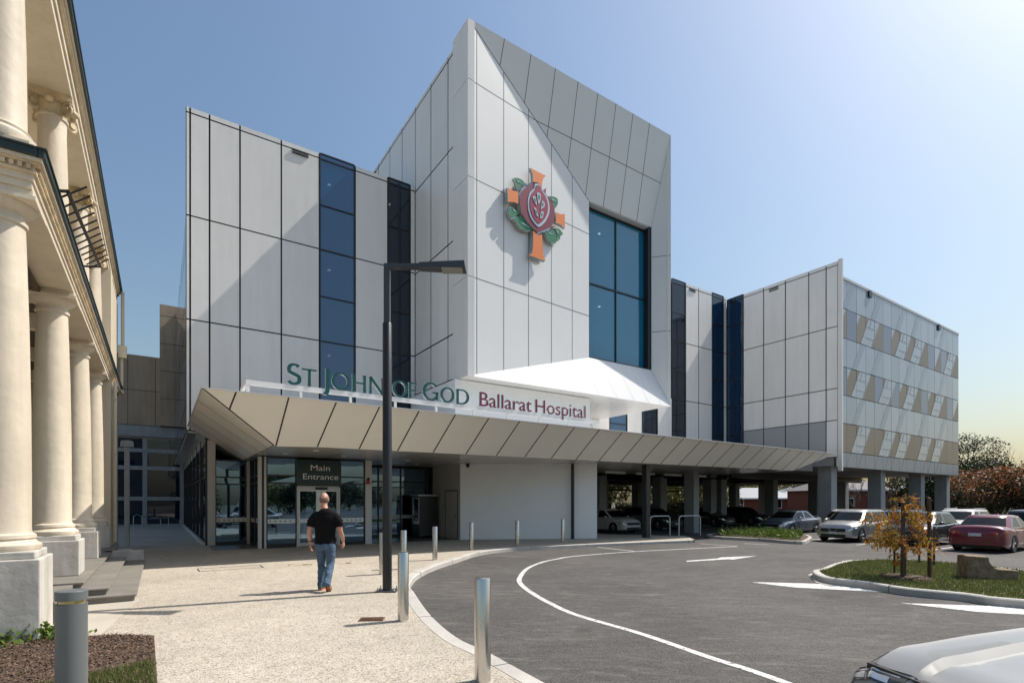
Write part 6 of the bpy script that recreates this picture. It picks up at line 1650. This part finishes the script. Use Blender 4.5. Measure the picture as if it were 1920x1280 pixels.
# legs
LL = [(-.085, .01, .90, .098, .11), (-.09, .05, .72, .086, .09), (-.092, .10, .50, .060, .066), (-.092, .09, .36, .058, .062), (-.092, .06, .18, .042, .045), (-.09, .05, .07, .035, .04)]
RL = [(.085, .0, .90, .098, .11), (.09, .0, .72, .086, .09), (.09, .0, .50, .060, .066), (.095, -.11, .36, .056, .060), (.10, -.235, .20, .042, .045), (.10, -.285, .155, .035, .036)]
limb_rings(bd, LL); limb_rings(bd, RL)
def hand(mb, w, d, side, palm):
    """w wrist, d pointing direction, palm normal; four curled fingers and a thumb"""
    w = Vector(w); d = Vector(d).normalized(); pn = Vector(palm).normalized(); s = d.cross(pn).normalized()
    mb.loft([[tuple(w+d*t+s*(a*hw)+pn*(b*th)) for a, b in ((1, .5), (.6, 1), (-.6, 1), (-1, .5), (-1, -.5), (-.6, -1), (.6, -1), (1, -.5))] for t, hw, th in ((-.01, .026, .018), (.03, .036, .016), (.07, .042, .015), (.092, .040, .012))])
    for k, (o, L) in enumerate(((.031, .068), (.011, .078), (-.010, .073), (-.030, .056))):
        p = w+d*.085+s*o; P = [p]; a = .35
        for i in range(3):
            e = (d*math.cos(a)+pn*math.sin(a)); P.append(P[-1]+e*L*(.42, .33, .25)[i]); a += .42
        mb.tube(P, [.0095, .009, .0082, .007], 7)
    p = w+d*.02+s*.026*side; mb.tube([p, p+(d*.55+s*.6*side+pn*.35).normalized()*.038, p+(d*.55+s*.6*side+pn*.35).normalized()*.038+(d*.9+pn*.4).normalized()*.033, p+(d*.55+s*.6*side+pn*.35).normalized()*.038+(d*.9+pn*.5).normalized()*.056], [.013, .012, .0105, .008], 7)
hand(bd, (-.290, .052, .865), (-.02, .12, -1), 1, (1, .25, 0)); hand(bd, (.288, .155, .895), (.0, .30, -1), -1, (-1, .25, 0))
remesh(bd, 'body', M['skin'], .0058, man, 3)
# clipped hair round the back and sides of the bald head
hh = MB(); V = []; 
rows, n = 7, 26
for i in range(rows):
    for j in range(n+1):
        a = math.pi*(1.0+ (j/n))-.28+ .56*(j/n)            # round the back from side to side
        el = -.80+(1.12+.03*math.sin(a*5))*i/(rows-1)*(.72+.28*abs(math.cos(a))) ; rr = 1.006+.022*math.sin(math.pi*i/(rows-1))
        x = .079*rr*math.cos(el)*math.cos(a); y = .101*rr*math.cos(el)*math.sin(a); z = .114*rr*math.sin(el)
        V.append((hx+x, .035+y, 1.712+z))
hh.add(V, [(i*(n+1)+j, i*(n+1)+j+1, (i+1)*(n+1)+j+1, (i+1)*(n+1)+j) for i in range(rows-1) for j in range(n)])
ho = hh.build('hair', M['hair'], man, smooth=True); sm_ = ho.modifiers.new('t', 'SOLIDIFY'); sm_.thickness = .004; sm_.offset = 1
# t-shirt with short sleeves
ts = MB()
limb_rings(ts, [(0, .005, .875, .198, .150), (0, .0, .96, .194, .142), (0, 0, 1.05, .185, .128), (0, -.008, 1.18, .195, .13), (0, -.014, 1.30, .213, .136), (0, -.018, 1.39, .222, .126), (0, -.016, 1.455, .19, .106), (-.005, -.012, 1.50, .115, .088), (-.01, -.008, 1.525, .08, .076)])
limb_rings(ts, [(-.12, -.014, 1.405, .088, .086), (-.178, -.016, 1.382, .084, .080), (-.215, -.018, 1.34, .080, .076), (-.245, -.022, 1.29, .078, .07), (-.262, -.03, 1.215, .078, .068), (-.266, -.032, 1.195, .075, .066)])
limb_rings(ts, [(.12, -.014, 1.405, .088, .086), (.178, -.012, 1.382, .084, .080), (.215, -.010, 1.34, .080, .076), (.245, -.008, 1.29, .078, .07), (.262, .0, 1.215, .078, .068), (.266, .002, 1.195, .075, .066)])
remesh(ts, 'tshirt', M['tee'], .0085, man, 3, .006, 3)
jn = MB()
limb_rings(jn, [(0, .0, .97, .174, .124), (0, .0, .90, .182, .136), (0, -.005, .82, .184, .142), (0, .0, .76, .16, .12)])
limb_rings(jn, [(-.088, .01, .88, .100, .125), (-.095, .05, .70, .094, .102), (-.097, .10, .50, .073, .082), (-.096, .09, .36, .070, .078), (-.095, .065, .2, .064, .072), (-.094, .05, .10, .066, .076), (-.094, .05, .07, .062, .072)])
limb_rings(jn, [(.088, .0, .88, .100, .125), (.095, .0, .70, .094, .102), (.096, .0, .50, .074, .084), (.10, -.11, .36, .069, .077), (.104, -.22, .22, .064, .068), (.104, -.275, .165, .066, .070), (.104, -.30, .135, .064, .068)])
remesh(jn, 'jeans', M['jean'], .009, man, 2, .010, 9)
# shoes: left flat on the ground, right heel lifted with the sole towards the viewer
def shoe(name, fr, ms):
    up = MB(); up.loft([[fr(x, y, z) for x, y, z in [(cx+w*math.cos(2*math.pi*k/14), y_, max(.022, .022+h*(.5+.5*math.sin(2*math.pi*k/14)))) for k in range(14)]] for y_, cx, w, h in ((-.10, 0, .030, .05), (-.085, 0, .040, .085), (-.03, 0, .042, .09), (.03, 0, .043, .075), (.09, .004, .049, .055), (.15, .006, .043, .042), (.185, .006, .022, .025))])
    o = up.build(name, ms[0], man, smooth=True)
    so_ = MB(); outl = [(0, -.108), (.033, -.098), (.042, -.06), (.038, 0), (.050, .08), (.047, .14), (.025, .19), (-.02, .19), (-.042, .14), (-.045, .08), (-.036, 0), (-.042, -.06), (-.033, -.098)]
    so_.loft([[fr(x, y, z) for x, y in outl] for z in (0, .026)]); so_.build('sole', ms[1], o)
shoe('shoe', lambda x, y, z: (-.094+x, .06+y, z), (M['shoe'], M['sole']))
ca, sa = math.cos(R(-52)), math.sin(R(-52))
def lifted(x, y, z):
    y0, z0 = y-.15, z; return (.103+x, -.145+ca*y0-sa*z0, sa*y0+ca*z0)
shoe('shoe', lifted, (M['shoe'], M['sole']))
wb_ = MB(); wb_.loft([ering((-.291, .036, .915), .037, .033, 16, (0, -.3, 1)), ering((-.291, .030, .938), .039, .035, 16, (0, -.3, 1))]); wb_.build('watch_strap', M['cartrim'], man, smooth=True)
# nobody else is in the picture
